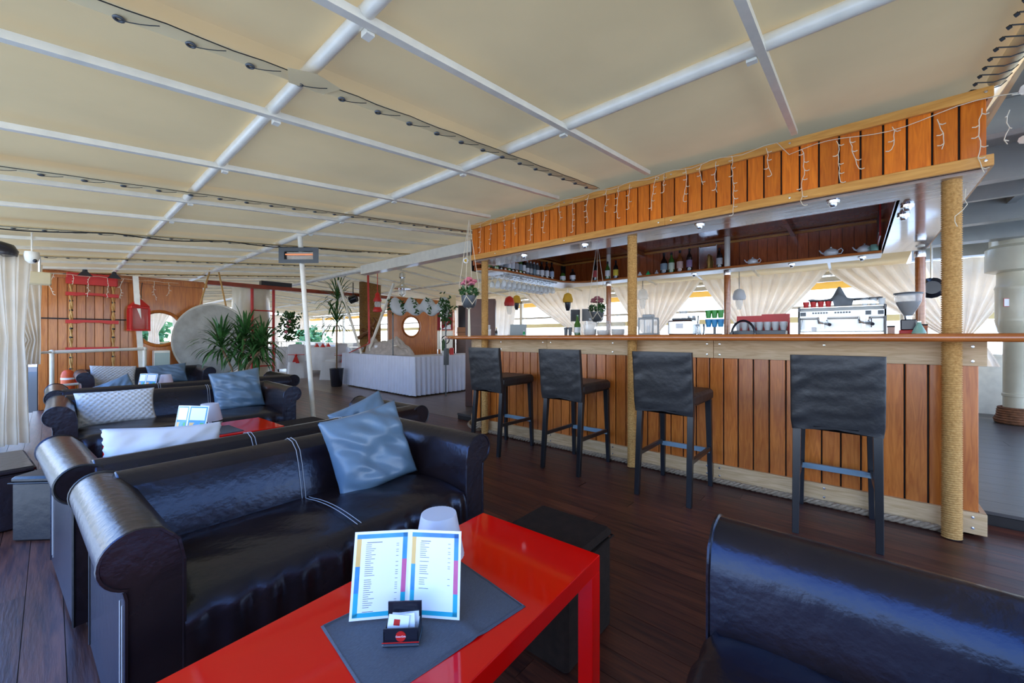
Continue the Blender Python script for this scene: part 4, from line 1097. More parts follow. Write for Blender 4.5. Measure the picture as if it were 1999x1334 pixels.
B().lathe([(.09,0),(.10,.03),(.07,.10)], 16).build('base', redp, t, smooth=True); B().lathe([(.055,.10),(.068,.16),(.055,.23)], 14).build('glass', glass, t, smooth=True)
B().lathe([(.08,.22),(.09,.25),(.05,.33),(.05,.38),(.02,.42)], 16).build('cap', redp, t, smooth=True); B().tube([(0,0,.42),(0,0,.86)], .008, 5).build('hanging_rod', redp, t)
t = thing('red_pole', 'thin red pole leaning in front of the rope wrapped mast', 'pole', (4.52, 8.05, 0)); B().tube([(.03,.0,1.0),(0,0,2.50)], .022, 8).build('shaft', redp, t, smooth=True)
B().tube([(.03,0,1.0),(.03,.9,.77)], .010, 6).build('support', redp, t, smooth=True)
t = thing('cage_pendant', 'galvanised industrial pendant lamp with wire cage under the ridge beam', 'pendant lamp', (4.45, 6.65, 2.07))
B().lathe([(.16,0),(.15,.02),(.06,.07),(.04,.10),(.04,.2),(.06,.22),(.06,.30),(.02,.32)], 18).build('shade', steel, t, smooth=True, angle=40)
B().lathe([(.02,-.13),(.05,-.10),(.05,-.02),(.03,0)], 12).build('bulb_glass', glass, t, smooth=True)
m = B()
for k in range(6): a = k*pi/3; m.tube([(.07*cos(a), .07*sin(a), 0), (.07*cos(a), .07*sin(a), -.10), (.0, 0, -.15)], .004, 4)
m.build('cage', steel, t); B().tube([(0,0,.32),(0,0,.44)], .008, 5).build('rod', steel, t)
for (a, b, l) in (((4.243, 8.86, 2.42), (4.60, 8.48, .766), 'white diagonal brace pole left of the rope wrapped mast'), ((4.62, 7.2, 2.25), (4.62, 8.15, .90), 'white diagonal pole crossing in front of the rope wrapped mast')):
    t = thing('brace_pole', l, 'pole', (0,0,0)); B().tube([a, b], .03, 9).build('pole', whitep, t, smooth=True)
    B().tube([b, (b[0]+.02, b[1], .76)], .02, 8).build('foot', whitep, t)
t = thing('spotlight_can', 'black stage spotlight clamped near the top of the rope mast', 'spotlight', (4.75, 9.15, 2.05), rad(40)); B().lathe([(.06,-.1),(.09,-.08),(.09,.09),(.05,.11)], 14).build('can', blackp, t, smooth=True, rot=(rad(70),0,0)); B().tube([(0,0,.05),(0,0,.4)], .012, 5).build('clamp_rod', blackp, t)
# sign, flag, rings
t = thing('music_sign', 'cream signboard with a treble clef above the flag', 'sign', (6.02, 7.15, 1.76), rad(-49.2))
bx(-.18, .18, -.012, .012, 0, .36, b=.004).build('board', canvas2, t)
m = B(); m.tube([(.045*sin(k*.55)*(1-k/26), -.016, .10+.0075*k+.02*cos(k*.5)) for k in range(24)], .008, 5); m.tube([(0,-.016,.04),(0,-.016,.30)], .006, 5); m.ball((-.02,-.016,.05), .016, 6); m.build('clef', cablem, t)
for s_ in (-.17, .17): B().tube([(s_,0,-1.76),(s_,0,0)], .015, 6).build('post', steel, t)
t = thing('red_flag', 'dark red banner with a white design hung below the treble clef sign', 'flag', (6.02, 7.25, 1.30), rad(-49.2))
bx(-.19, .17, -.006, .006, 0, .42).build('cloth', mat('wine_cloth', (.30,.01,.02), .7), t)
m = B(); m.add([(-.16,-.008,.38),(.15,-.008,.38),(0,-.008,.20)], [(0,1,2)]); m.add([(-.08,-.009,.02),(.12,-.009,.16),(.13,-.009,.02)], [(0,1,2)]); m.build('white_design', paper, t)
B().tube([(-.2,0,.43),(.2,0,.43)], .01, 5).build('rod', steel, t)
t = thing('clock_board', 'pale panel with a dark ring below the dark red banner', 'panel', (6.02, 7.25, .85), rad(-49.2))
bx(-.19, .17, -.01, .01, 0, .43).build('panel', whitep, t); B().tube([(.09*cos(k*pi/10), -.014, .22+.09*sin(k*pi/10)) for k in range(20)], .013, 6, closed=True).build('ring', cablem, t, smooth=True)
for s_ in (-.18, .16): bx(s_-.01, s_+.01, -.01, .01, -.85, 0).build('leg', steel, t)
# cabinet and boxes left of the bar interior
t = thing('dark_cabinet', 'tall dark brown cabinet seen behind the left bar post', 'cabinet', (4.75, 4.75, 0), rad(-49.2))
bx(-.27, .22, -.2, .2, 0, 1.76, b=.005).build('body', mat('cabinet_brown', (.095,.03,.015), .35, var=.2), t)
for z0, z1 in ((.05, 1.28), (1.30, 1.73)): bx(-.25, .20, -.215, -.2, z0, z1).build('door', MT['cabinet_brown'], t)
t = thing('coffee_cabinet', 'dark wooden serving counter behind the hanging flower pot', 'counter', (6.78, 7.42, 0), rad(-49.2))
bx(-.28, .24, -.2, .2, 0, 1.10, b=.004).build('body', MT['cabinet_brown'], t); bx(-.31, .27, -.23, .23, 1.10, 1.13).build('top', countm, t)
t = tag(bx(-.17, .14, -.12, .12, 0, .25, b=.01).build('wooden_box', tileb, loc=(6.78, 7.42, 1.132), rot=(0,0,rad(-49.2))), 'brown box behind the hanging flower pot', 'box')
bx(-.17, .14, -.121, -.119, .12, .13).build('lid_line', floord, t)
t = thing('dark_screen', 'dark framed mirror behind the hanging flower pot', 'mirror', (7.12, 7.72, 1.2), rad(-49.2)); bx(-.2, .2, -.01, .01, 0, .75).build('glass', blackp, t); bx(-.22, .22, .01, .03, -1.2, .77).build('frame', MT['cabinet_brown'], t)

# ---- hanging flower pots
def macrame(label, loc, top, petal, scale=1, seed=1, tail=.25, bottomm=None, group='macrame flower pots'):
    t = thing('hanging_flower_pot', label, 'flower pot', loc, 0, group); rr = random.Random(seed)
    B().lathe([(.05,0),(.075,.03),(.085,.13),(.08,.13)], 16).build('pot', greyp if not bottomm else bottomm, t, smooth=True, angle=40)
    m = B()
    for k in range(4):
        a = k*pi/2+.5; a2 = a+pi/4; a3 = a-pi/4
        for q in (a2, a3): m.tube([(0,0,-.02), (.078*cos(q), .078*sin(q), .035), (.09*cos(a), .09*sin(a), .12)], .0045, 5)
        m.tube([(.09*cos(a), .09*sin(a), .12), (.11*cos(a), .11*sin(a), .24), (0, 0, top)], .0035, 5)
    m.tube([(0,0,-.02), (.005,0,-.02-tail)], .011, 6, r1=.016)
    m.build('macrame_cord', cordw, t)
    m = B()
    for _ in range(120):
        v = Vector((rr.gauss(0,1), rr.gauss(0,1), rr.gauss(0,.6))).normalized(); p = Vector((0,0,.17))+Vector((v.x*.10, v.y*.10, v.z*.07))
        a = Vector((rr.uniform(-1,1), rr.uniform(-1,1), rr.uniform(-1,1))).normalized()*.03; b = a.cross(v).normalized()*.014; m.add([p-a, p+b, p+a, p-b], [(0,1,2,3)])
    c = m.build('leaves', leafm, t); c['kind'] = 'stuff'
    def flower(c_, r, mm_):
        m = B()
        for k in range(14):
            az = k*2.4; el = .15+k*.09; p = Vector(c_)+Vector((cos(az)*cos(el), sin(az)*cos(el), sin(el)))*r*.55
            m.lathe([(.001, -r*.28), (r*.42, -.1*r), (r*.42, .12*r), (.001, r*.25)], 6, p)
        return m.build('flower_head', mm_, t, smooth=True)
    for k in range(6):
        a = k*1.05+.4; flower((.055*cos(a), .055*sin(a), .25+.03*(k % 2)), .040, petal)
    flower((0, 0, .30), .045, petal)
    for k in range(3): a = 3.4+k*.7; flower((.075*cos(a), .075*sin(a), .16), .026, cream_f)
    for o in t.children: pass
    return t
macrame('pink flowers in a dark pot in white macrame hanging at the left canopy corner', (2.95, 3.16, 1.45), .95, pinkf, tail=.29)
h2_ = macrame('dusky pink flowers in a macrame pot hanging inside the bar', (4.6, 2.52, 1.33), 1.03, dpink, seed=4, tail=.01)
t = thing('paper_daisy', 'yellow and white daisy ornament on the macrame cords', 'ornament', (2.93, 3.19, 1.96))
B().ball((0,0,0), .018, 8).build('centre', yellowp, t, smooth=True)
m = B()
for k in range(8): a = k*pi/4; m.ball((.022*sin(-.85)*cos(a)+0, .022*cos(-.85)*cos(a), .022*sin(a)), .010, 6)
m.build('petals', paper, t, smooth=True); B().tube([(0,0,0),(.02,-.03,.44)], .0015, 4).build('thread', cordw, t)

# ================================================================= BAR TOP THINGS
Z = 1.152
# espresso machine
t = thing('espresso_machine', 'wide white and chrome espresso machine on the bar', 'coffee machine', (3.80, .087, Z))
m = B(); prof = [(-.0,.02),(.30,.02),(.30,.20),(.0,.20),(-.02,.17),(-.02,.12),(.0,.115)]
m.extr(prof, 'y', -.245, .245); m.build('body', steelb, t, smooth=True, angle=30, bevel=.003)
m = B(); m.box(-.03, .0, -.25, .25, .125, .178, b=.003); m.build('front_panel', steelb, t)
for s_ in (-.25, .235): bx(-.03, .30, s_, s_+.015, .0, .21, b=.003).build('side_panel', blackp, t)
for yy in (-.13, .10):
    g = B().lathe([(.032,.0),(.036,.02),(.036,.05)], 14, (-.015, yy, .08)).build('brew_group', chrome, t, smooth=True, angle=40)
    B().tube([(-.02, yy, .085), (-.085, yy-.03, .078), (-.13, yy-.045, .07)], .009, 7, r1=.012).build('handle', blackp, g, smooth=True)
    B().lathe([(.012,.045),(.012,.075)], 8, (-.015, yy, 0)).build('spout', chrome, g)
m = B()
for yy in (-.22, -.155): m.box(-.035, -.03, yy-.015, yy+.015, .14, .168)
m.box(-.035, -.03, .20, .235, .14, .168); m.build('dial_plate', greyp, t)
m = B()
for y0_ in (-.06, .07):
    for k in range(6): m.box(-.034, -.03, y0_+k*.016, y0_+k*.016+.011, .155, .166)
m.build('buttons', greyp, t)
m = B(); m.tube([(-.02,.22,.12),(-.06,.22,.10),(-.07,.225,.04)], .004, 5); m.tube([(-.02,-.17,.12),(-.045,-.17,.09),(-.05,-.17,.05)], .005, 5); m.build('steam_wand', chrome, t)
bx(-.032, -.029, .14, .165, .025, .055).build('label_plate', paper, t)
m = B(); m.box(-.02, .30, -.24, .24, .20, .204); m.build('cup_rail', chrome, t)
for k in range(4):
    y_ = .20-k*.045
    c = tag(B().lathe([(.014,0),(.019,.03),(.021,.045),(.018,.045),(.014,.006)], 12).build('red_cup', redp, smooth=True, angle=50, loc=(3.82, .09+y_, Z+.205)), 'red cup on top of the espresso machine, %s' % ('leftmost', 'second from left', 'third from left', 'beside the grey cloth')[k], 'cup', 'red cups on the espresso machine')
for k in range(3):
    c = tag(B().lathe([(.017,0),(.021,.05),(.019,.05),(.015,.005)], 12).build('glass_cup', glass, smooth=True, loc=(3.82, -.05-k*.045, Z+.205)), 'clear glass on top of the espresso machine', 'glass', 'clear glasses on the espresso machine')
def fc(u, v):
    y = .20-.42*u; x = -.05+.26*v
    h = .060+.012*noise.noise((x*12, y*14, 1))+.105*math.exp(-((y-.02)/.035)**2)*math.exp(-((x-.1)/.1)**2)
    if v < .06: h = .055+(.0 if not (.35 < u < .62) else -.05*(1-v/.06))
    return (x, y, h)
o = B().grid(44, 20, fc).build('grey_cloth', clothg, smooth=True, loc=(3.84, .075, Z+.205)); o.modifiers.new('s', 'SOLIDIFY').thickness = .004
tag(o, 'grey cloth peaked over the cups on the espresso machine', 'cloth')
# grinder
t = thing('coffee_grinder', 'coffee grinder with clear hopper of dark beans right of the espresso machine', 'grinder', (3.83, -.272, Z))
m = B(); m.box(-.04, .05, -.045, .045, 0, .028, b=.004); m.build('base', redp, t); m = B(); m.box(-.035, .045, -.04, .04, .028, .10, b=.006); m.build('motor', blackp, t)
B().lathe([(.02,.10),(.022,.125)], 12).build('collar', chrome, t, smooth=True)
B().lathe([(.022,.125),(.045,.17),(.066,.22),(.070,.275)], 20, cap=False).build('hopper', glass, t, smooth=True)
B().lathe([(.020,.127),(.042,.17),(.060,.212),(.062,.222)], 18).build('beans', coffee, t, smooth=True)
B().lathe([(.073,.272),(.075,.282),(.03,.288)], 20).build('lid', greyp, t, smooth=True)
t = jar_('green_bottle', 'small pale green cone-shaped glass bottle by the right rope post', 'bottle', (3.72, -.315, Z), [(.035,0),(.036,.01),(.012,.065),(.010,.08)], glassgr2); B().cyl(.011, .078, .085, 8).build('stopper', steel, t)
t = thing('wooden_box', 'small dark wooden tea box between the machine and the grinder', 'box', (3.86, -.19, Z)); bx(-.03, .03, -.017, .02, 0, .05).build('body', redwood, t); bx(-.031, .031, -.018, .021, .05, .06).build('lid', floord, t)
t = thing('wooden_box', 'small dark wooden box behind the pale green bottle', 'box', (3.96, -.345, Z)); bx(-.03, .03, -.03, .02, 0, .06).build('body', redwood, t); bx(-.031, .031, -.031, .021, .06, .07).build('lid', floord, t)
# red glass tray
t = thing('glass_rack', 'dark rack with red back panel left of the espresso machine', 'rack', (3.86, .61, Z)); bx(-.06, .12, -.19, .19, 0, .035, b=.003).build('tray', greyp, t); bx(.12, .13, -.20, .0, .0, .175).build('back_panel', redp, t); bx(.125, .135, .0, .19, .0, .165).build('back_panel', redp, t)
k_ = 0
for iy in range(7):
    for ix in range(2):
        tag(B().lathe([(.016,0),(.024,.035),(.026,.07),(.023,.07),(.013,.006)], 12).build('tumbler', glass, smooth=True, loc=(3.84+ix*.06, .44+iy*.055, Z+.036)), 'clear tumbler in the rack with the red back panel', 'glass', 'tumblers in the red rack')
t = thing('bar_tap', 'black arched bar tap before the red glass rack', 'tap', (3.72, .70, Z)); B().tube([(0, .085*cos(pi*k/14), .115*sin(pi*k/14)+.0) for k in range(15)], .009, 8).build('spout', blackp, t, smooth=True); B().cyl(.016, 0, .02, 10, (0,.085)).build('base', blackp, t); B().cyl(.014, 0, .01, 10, (0,-.085)).build('foot', blackp, t)
# stacks of coloured glasses
t = thing('glass_stand', 'stand of green and blue glasses beside the back post', 'glass stand', (3.86, .95, Z)); bx(-.04, .04, -.07, .07, 0, .012).build('foot', blackp, t); B().cyl(.012, .012, .10, 8).build('stem', blackp, t)
for (mm_, z, nm) in ((inkb, .07, 'blue'), (glassgr, .15, 'green')):
    for k in range(3):
        B().lathe([(.020,0),(.028,.07),(.026,.07),(.018,.006)], 12, (0, -.05+k*.05, z)).build('%s_glass' % nm, mm_ if nm == 'blue' else mat('leaf_green_glass', (.05,.30,.04), .2), t, smooth=True)
for k in range(3):
    tag(B().lathe([(.022,0),(.030,.10),(.028,.10),(.018,.006)], 12).build('metal_beaker', steel, smooth=True, loc=(3.92, 1.07+k*.05, Z+.08*(k > 0)+.0)), 'steel shaker cup, %s, between the ice crusher and the green glasses' % ('nearest the green glasses', 'middle one', 'nearest the ice crusher')[k], 'shaker', 'steel shaker cups')
    if k > 0: B().cyl(.03, 0, .078, 12).build('stacked_base', steel, bpy.data.objects['metal_beaker' if k == 0 else 'metal_beaker.%03d' % k], loc=(0, 0, -.079))
t = thing('juicer', 'grey steel ice crusher with glass cup on top, by the middle rope post', 'juicer', (3.82, 1.215, Z)); bx(-.07, .12, -.11, .11, 0, .135, b=.012).build('body', steel, t); bx(-.073, -.07, -.03, .035, .06, .105).build('label_plate', paper, t)
bx(-.05, .10, -.09, .08, .135, .155, b=.006).build('lid', greyp, t); B().lathe([(.02,.155),(.045,.235),(.042,.235),(.018,.16)], 14, (0,-.01,0)).build('glass_cup', glass, t, smooth=True)
# lantern
t = thing('candle_lantern', 'square grey lantern with glass sides right of the middle rope post', 'lantern', (3.80, 1.525, Z))
m = B(); s = .075
m.box(-s, s, -s, s, 0, .018, b=.003); m.box(-s, s, -s, s, .155, .17, b=.003)
for x in (-s+.006, s-.006):
    for y in (-s+.006, s-.006): m.box(x-.006, x+.006, y-.006, y+.006, .018, .155)
m.box(-.045, .045, -.045, .045, .17, .20, b=.004); m.build('frame', mat('zinc_frame', (.32,.34,.35), .5, .4), t); bx(-s+.01, s-.01, -s+.008, s-.008, .018, .155).build('glass_panel', glass, t)
B().cyl(.02, .018, .09, 10).build('candle', paper, t)
# big jars
for y_, h_, l in ((1.845, .175, 'large clear glass jar with lid, right one of three by the middle rope post'), (2.01, .16, 'large clear glass jar with lid, middle one of three'), (2.165, .155, 'large clear glass jar with lid, left one of three')):
    t = thing('glass_jar', l, 'jar', (3.80, y_, Z), 0, 'lidded glass jars on the bar'); B().lathe([(.062,0),(.074,.02),(.076,h_*.7),(.060,h_*.86)], 18).build('jar', glass, t, smooth=True, angle=60)
    B().lathe([(.064,h_*.86),(.066,h_*.9),(.03,h_),(.012,h_+.01),(.016,h_+.028),(.006,h_+.034)], 16).build('lid', glass, t, smooth=True)
    B().lathe([(.058,.003),(.066,.02),(.066,.05+.03*(y_*10 % 1))], 14).build('contents', mat('napkins_white', (.75,.73,.70), .8, var=.2, nscale=60) if 'napkins_white' not in MT else MT['napkins_white'], t, smooth=True)
t = jar_('wine_bottle', 'open green wine bottle on the bar left of the glass jars', 'bottle', (3.80, 2.325, Z), [(.034,0),(.036,.01),(.036,.12),(.014,.17),(.013,.225)], glassg); B().lathe([(.0365,.03),(.0365,.09)], 12, cap=False).build('label', paper, t)
for k, l in enumerate(('dark pen cup left of the wine bottle', 'second dark cup, farther left of the wine bottle')):
    t = jar_('tumbler_dark', l, 'cup', (3.80, 2.42+k*.055, Z), [(.018,0),(.024,.09)], greyp); m = B(); m.tube([(0,0,.05),(.005,.008,.105)], .003, 5); m.tube([(0,0,.05),(.002,-.008,.112)], .003, 5); m.build('straws', whitep, t)
for x_, l in ((3.74, 'folding dark slate sign, right one of a pair, behind the wine bottle'), (3.95, 'folding dark slate sign, left one of a pair, behind the wine bottle')):
    t = thing('slate_sign', l, 'sign', (5.2, 3.22 if x_ < 3.9 else 3.02, 1.152), rad(-49.2)); bx(-.07, .07, -.008, .008, .22, .40).build('slate', blackp, t); bx(-.006, .006, -.006, .006, 0, .22).build('stem', steel, t); bx(-.04, .04, -.04, .04, -.01, .006).build('foot', steel, t)
bk_ = thing('back_counter', 'dark wooden side worktop inside the bar below the laptop and signs', 'counter', (0,0,0)); bx(4.8, 5.4, 2.6, 3.5, 1.12, 1.148).build('worktop', countm, bk_); bx(4.85, 5.38, 2.65, 3.45, 0, 1.12).build('base', floord, bk_)
t = thing('laptop', 'open grey laptop at the left end of the bar', 'laptop', (3.95, 3.32, Z), rad(-60)); bx(-.11, .11, -.09, .06, 0, .012, b=.003).build('keyboard', screenm, t)
m = B(); m.M = Matrix.Translation((0, .06, .012)) @ Matrix.Rotation(rad(-12), 4, 'X'); m.box(-.11, .11, -.004, .004, 0, .14, b=.003); m.M = None; m.build('screen', screenm, t)
bx(-.16, .18, -.16, .12, -.001, -.0005).build('base_mat', paper, t)
t = jar_('small_bottle', 'small green bottle with white cap beside the laptop', 'bottle', (3.72, 3.02, Z), [(.014,0),(.014,.035),(.006,.05)], glassgr); B().cyl(.008, .05, .06, 6).build('cap', paper, t)
t = jar_('napkin_cup', 'white cup of napkins by the left bar post', 'cup', (3.6, 3.50, Z), [(.028,0),(.03,.08)], porc); m = B()
for k in range(4): m.box(-.018+k*.01, -.012+k*.01, -.015, .015, .05, .125+.008*(k % 2))
m.build('napkins', paper, t)
t = jar_('bottle_cluster', 'small dark oil bottle beside the napkin cup', 'bottle', (3.66, 3.42, Z), [(.014,0),(.015,.05),(.006,.07),(.006,.09)], glassd); B().cyl(.008, .09, .10, 6).build('cap', brass, t)

# ---- bottles
def bottle(label, loc, h, r, gm, lm, neck=.35, capm=None, group='bottles on the back shelf', sq=False):
    t = thing('liquor_bottle', label, 'bottle', loc, 0, group)
    B().lathe([(r*.95,0),(r,.006),(r,h*(1-neck)-.02),(r*.8,h*(1-neck)+.012),(r*.36,h*(1-neck*.6)),(r*.33,h-.03)], 14 if not sq else 4).build('glass', gm, t, smooth=True, angle=50)
    if lm: B().lathe([(r*1.02,h*.16),(r*1.02,h*.48)], 14, cap=False).build('label', lm, t, smooth=True)
    B().lathe([(r*.40,h-.035),(r*.40,h)], 8).build('cap', capm or blackp, t, smooth=True, angle=40)
    return t
ZS = 2.001
bl = [('squat dark bottle with grey label on the back shelf, left of the group of four', 1.98, .28, .047, glassd, mat('grey_label', (.25,.33,.38), .6), .42),
      ('bottle with green and white label on the back shelf, second of the group of four', 1.88, .275, .040, glassg, mat('pale_label', (.65,.72,.55), .6), .40),
      ('amber bottle with pink label on the back shelf, third of the group of four', 1.77, .285, .040, amber, mat('pink_label', (.70,.45,.38), .6), .38),
      ('slim dark bottle with violet label on the back shelf, last of the group of four', 1.65, .295, .036, glassd, mat('violet_label', (.32,.20,.34), .6), .35),
      ('dark bottle with slanted silver label left of the white post', 1.29, .25, .036, glassd, mat('silver_label', (.5,.5,.5), .5), .35),
      ('dark bottle with yellow label on the back shelf', 2.69, .27, .038, glassd, mat('yellow_label', (.80,.62,.05), .6), .36),
      ('green bottle with white label before the left back post', 2.80, .26, .036, glassg, paper, .40),
      ('tall dark bottle with red label on the back shelf, near the left back post', 3.03, .32, .036, glassd, mat('red_label', (.6,.08,.08), .6), .38)]
for l, y, h, r, g, lm, nk in bl: bottle(l, (5.47 if not 2.75 < y < 2.85 else 5.425, y, ZS), h, r, g, lm, nk)
m_lb = [paper, MT['grey_label'], MT['silver_label'], paper]
wing = [('small dark bottle with cross-shaped white label on the curved shelf', 5.30, 3.33, .19, .045, glassd, paper), ('dark flask bottle with a pale collar on the curved shelf', 5.22, 3.46, .17, .045, glassg, paper),
        ('clear and white bottle with blue label at the curve of the shelf', 4.98, 3.50, .27, .036, glassd, mat('blue_label', (.55,.65,.80), .6)), ('dark bottle with blue patch label on the left shelf', 4.85, 3.50, .26, .036, glassd, paper), ('dark squat bottle with white label on the left shelf', 4.72, 3.50, .24, .040, glassd, paper)]
for l, x, y, h, r, g, lm in wing: bottle(l, (x, y, ZS), h, r, g, lm, .36, group='bottles on the left wing shelf')
for k in range(12):
    for row in range(2):
        h = .26 if k > 3 else .20; g = (amber, glassd, glassg)[(k*7+row) % 3]
        bottle('bottle with pale label packed in the long row on the left wing shelf', (4.58-k*.078, 3.47+row*.12, ZS), h, .031, g if k > 3 else greyp, m_lb[(k+row) % 4] if k != 11 else mat('green_label', (.15,.35,.12), .6), .36 if k > 3 else .2, capm=(paper if k < 8 else greyp), group='bottles packed along the left wing shelf')
t = thing('glass_tin', 'silver mirrored box with a small figure on the back shelf', 'box', (5.50, 1.42, ZS)); bx(.05, .06, -.10, .10, 0, .30).build('back_mirror', chrome, t); bx(-.05, .06, -.105, -.098, 0, .30).build('side_glass', steel, t); bx(-.05, .06, .098, .105, 0, .30).build('side_glass', steel, t)
B().lathe([(.03,0),(.02,.05),(.03,.10),(.018,.14),(.022,.17),(.001,.2)], 12).build('figure', brass, t, smooth=True)
def teapot(label, loc, rz=0, s=1.0):
    t = thing('teapot', label, 'teapot', loc, rz, 'white teapots on the back shelf')
    B().lathe([(.045*s,0),(.062*s,.02*s),(.064*s,.045*s),(.045*s,.07*s),(.03*s,.074*s)], 18).build('pot', porc, t, smooth=True, angle=60)
    B().lathe([(.03*s,.074*s),(.022*s,.082*s),(.006*s,.088*s),(.009*s,.098*s),(.002*s,.102*s)], 12).build('lid', porc, t, smooth=True)
    B().tube([(0,.055*s,.03*s),(0,.082*s,.045*s),(0,.10*s,.075*s)], .010*s, 7, r1=.005*s).build('spout', porc, t, smooth=True)
    B().tube([(0,-.055*s,.055*s),(0,-.085*s,.075*s),(0,-.10*s,.05*s),(0,-.085*s,.02*s),(0,-.058*s,.018*s)], .005*s, 6).build('handle', porc, t, smooth=True)
    return t
teapot('white teapot on the back shelf, nearest the canopy corner', (5.47, -.07, ZS), 0, .95)
teapot('white teapot on the back shelf, second from the canopy corner', (5.47, .20, ZS), 0, 1.0)
teapot('white teapot lying low on the back shelf, right of the white post', (5.47, .93, ZS), rad(10), .85)
for y, mm_, l in ((2.2, glassgr, 'small green glass stopper on the back shelf'), (2.08, glass, 'small clear glass dish on the back shelf'), (2.32, paper, 'small white ornament on the back shelf')):
    t = jar_('shelf_ornament', l, 'ornament', (5.47, y, ZS), [(.035,0),(.03,.02),(.012,.045)], mm_); B().ball((0,0,.05), .012, 6).build('knob', mm_, t, smooth=True)
t = thing('picture', 'red framed dark picture at the right end of the back shelf', 'picture', (5.1, -.17, ZS+.03)); bx(-.3, .2, 0, .01, 0, .28).build('frame', redp, t); bx(-.26, .16, .01, .014, .04, .24).build('image', greyp, t)
t = jar_('green_mug', 'pale green mug lying at the right end of the back shelf', 'mug', (5.40, -.145, ZS), [(.03,0),(.032,.06)], glassgr2); B().tube([(0,.03,.015),(0,.05,.03),(0,.03,.048)], .004, 5).build('handle', glassgr2, t)
# hanging glasses
rk = thing('glass_hanger', 'rack of rails under the left wing shelf for hanging glasses', 'rack', (0,0,0))
for k in range(13): bx(3.80+k*.1, 3.808+k*.1, 3.42, 3.76, 1.945, 1.965).build('rail', steel, rk)
wg = None
for k in range(12):
    for row in range(3):
        loc = (3.855+k*.1, 3.46+row*.11, 1.945)
        if wg is None:
            wg = thing('wine_glass', 'clear stemmed glass hanging upside down under the left wing shelf', 'glass', loc, 0, 'glasses hanging upside down over the bar')
            B().lathe([(.034,-.001),(.034,.002),(.004,.0),(.004,-.06)][::-1], 12).build('foot_and_stem', glass, wg, smooth=True)
            B().lathe([(.004,-.06),(.03,-.085),(.036,-.12),(.030,-.15),(.028,-.15),(.034,-.12),(.028,-.088),(.003,-.064)], 12).build('bowl', glass, wg, smooth=True)
        else: dup(wg, loc, 0)
# lamps beyond the bar
for (x, y, z, l, mm_) in ((6.45, 4.16, 1.80, 'yellow and black hanging lamp in front of the far curtains', yellowp), (7.0, 5.9, 1.92, 'yellow hanging shade between the far curtains', yellowp), (6.6, 2.75, 1.78, 'small glass wall lamp before the far curtains, right of the middle post', glass), (7.4, 1.45, 1.75, 'pale lamp hanging before the far curtains left of the coffee machine', shade), (5.6, 4.9, 1.72, 'small red capped lantern just right of the left bar post', redp)):
    t = thing('hanging_lamp', l, 'lamp', (x, y, z)); B().lathe([(.09,0),(.10,.05),(.07,.15),(.02,.18)], 14).build('shade', mm_, t, smooth=True)
    B().lathe([(.03,-.16),(.05,-.10),(.06,-.01),(.05,0)], 12).build('glass', glass if mm_ != yellowp else blackp, t, smooth=True); B().tube([(0,0,.18),(0,0,CZ(x)-z+.06)], .008, 5).build('rod', steel, t)
t = thing('loudspeaker', 'black oval speaker behind the right rope post', 'speaker', (7.2, -.72, 1.75)); B().lathe([(.02,-.05),(.12,-.04),(.13,0),(.08,.06)], 16).build('cone', blackp, t, smooth=True, rot=(0,rad(-90),0)); B().tube([(0,0,.0),(0,0,.6)], .012, 5).build('bracket', steel, t)

# ================================================================= ROUND COLUMN ON THE RIGHT
t = thing('ventilation_column', 'tall cream round ventilation column at the right picture edge', 'column', (7.66, -1.48, .08))
B().lathe([(.109,0),(.109,.33),(.118,.335),(.118,.365),(.109,.37),(.109,1.06),(.152,1.12),(.173,1.24),(.176,1.26),(.173,1.28),(.173,1.63),(.18,1.65),(.173,1.67),(.16,1.70),(.16,1.84)], 28).build('shaft', creamp, t, smooth=True, angle=40)
B().lathe([(.20,1.84),(.255,1.86),(.255,2.13),(.22,2.17),(.22,2.30)], 28).build('head', creamp, t, smooth=True, angle=40)
m = B(); z = .01
for k, r in enumerate((.165, .172, .160, .150, .148, .146, .14)): m.tube([(r*cos(a*pi/12), r*sin(a*pi/12), .02+k*.028) for a in range(24)], .017, 6, closed=True)
m.build('rope_coil', mat('tarred_rope', (.22,.09,.04), .8, var=.3, nscale=30), t, smooth=True)
o = bx(-.05, .05, -.001, .001, 0, .10).build('notice', paper, t, loc=(-.150, .088, 1.42), rot=(0,0,rad(-30-90+58)))
m = B()
for a in ((-.05,-.045,0,.1),(.045,.05,0,.1),(-.05,.05,0,.006),(-.05,.05,.094,.1)): m.box(a[0], a[1], -.002, .002, a[2], a[3])
m.build('red_frame', redp, o)
# covered chair and bench beyond the raised floor
t = thing('side_bench', 'white bench with back along the right bulwark', 'bench', (8.05, -3.2, .08)); bx(-.2, .2, -1.5, 1.1, .40, .46).build('seat', whitep, t); bx(.2, .24, -1.5, 1.1, .46, .85).build('back', whitep, t)
for y_ in (-1.3, -.2, .9): bx(-.15, .2, y_, y_+.05, 0, .40).build('leg', whitep, t)

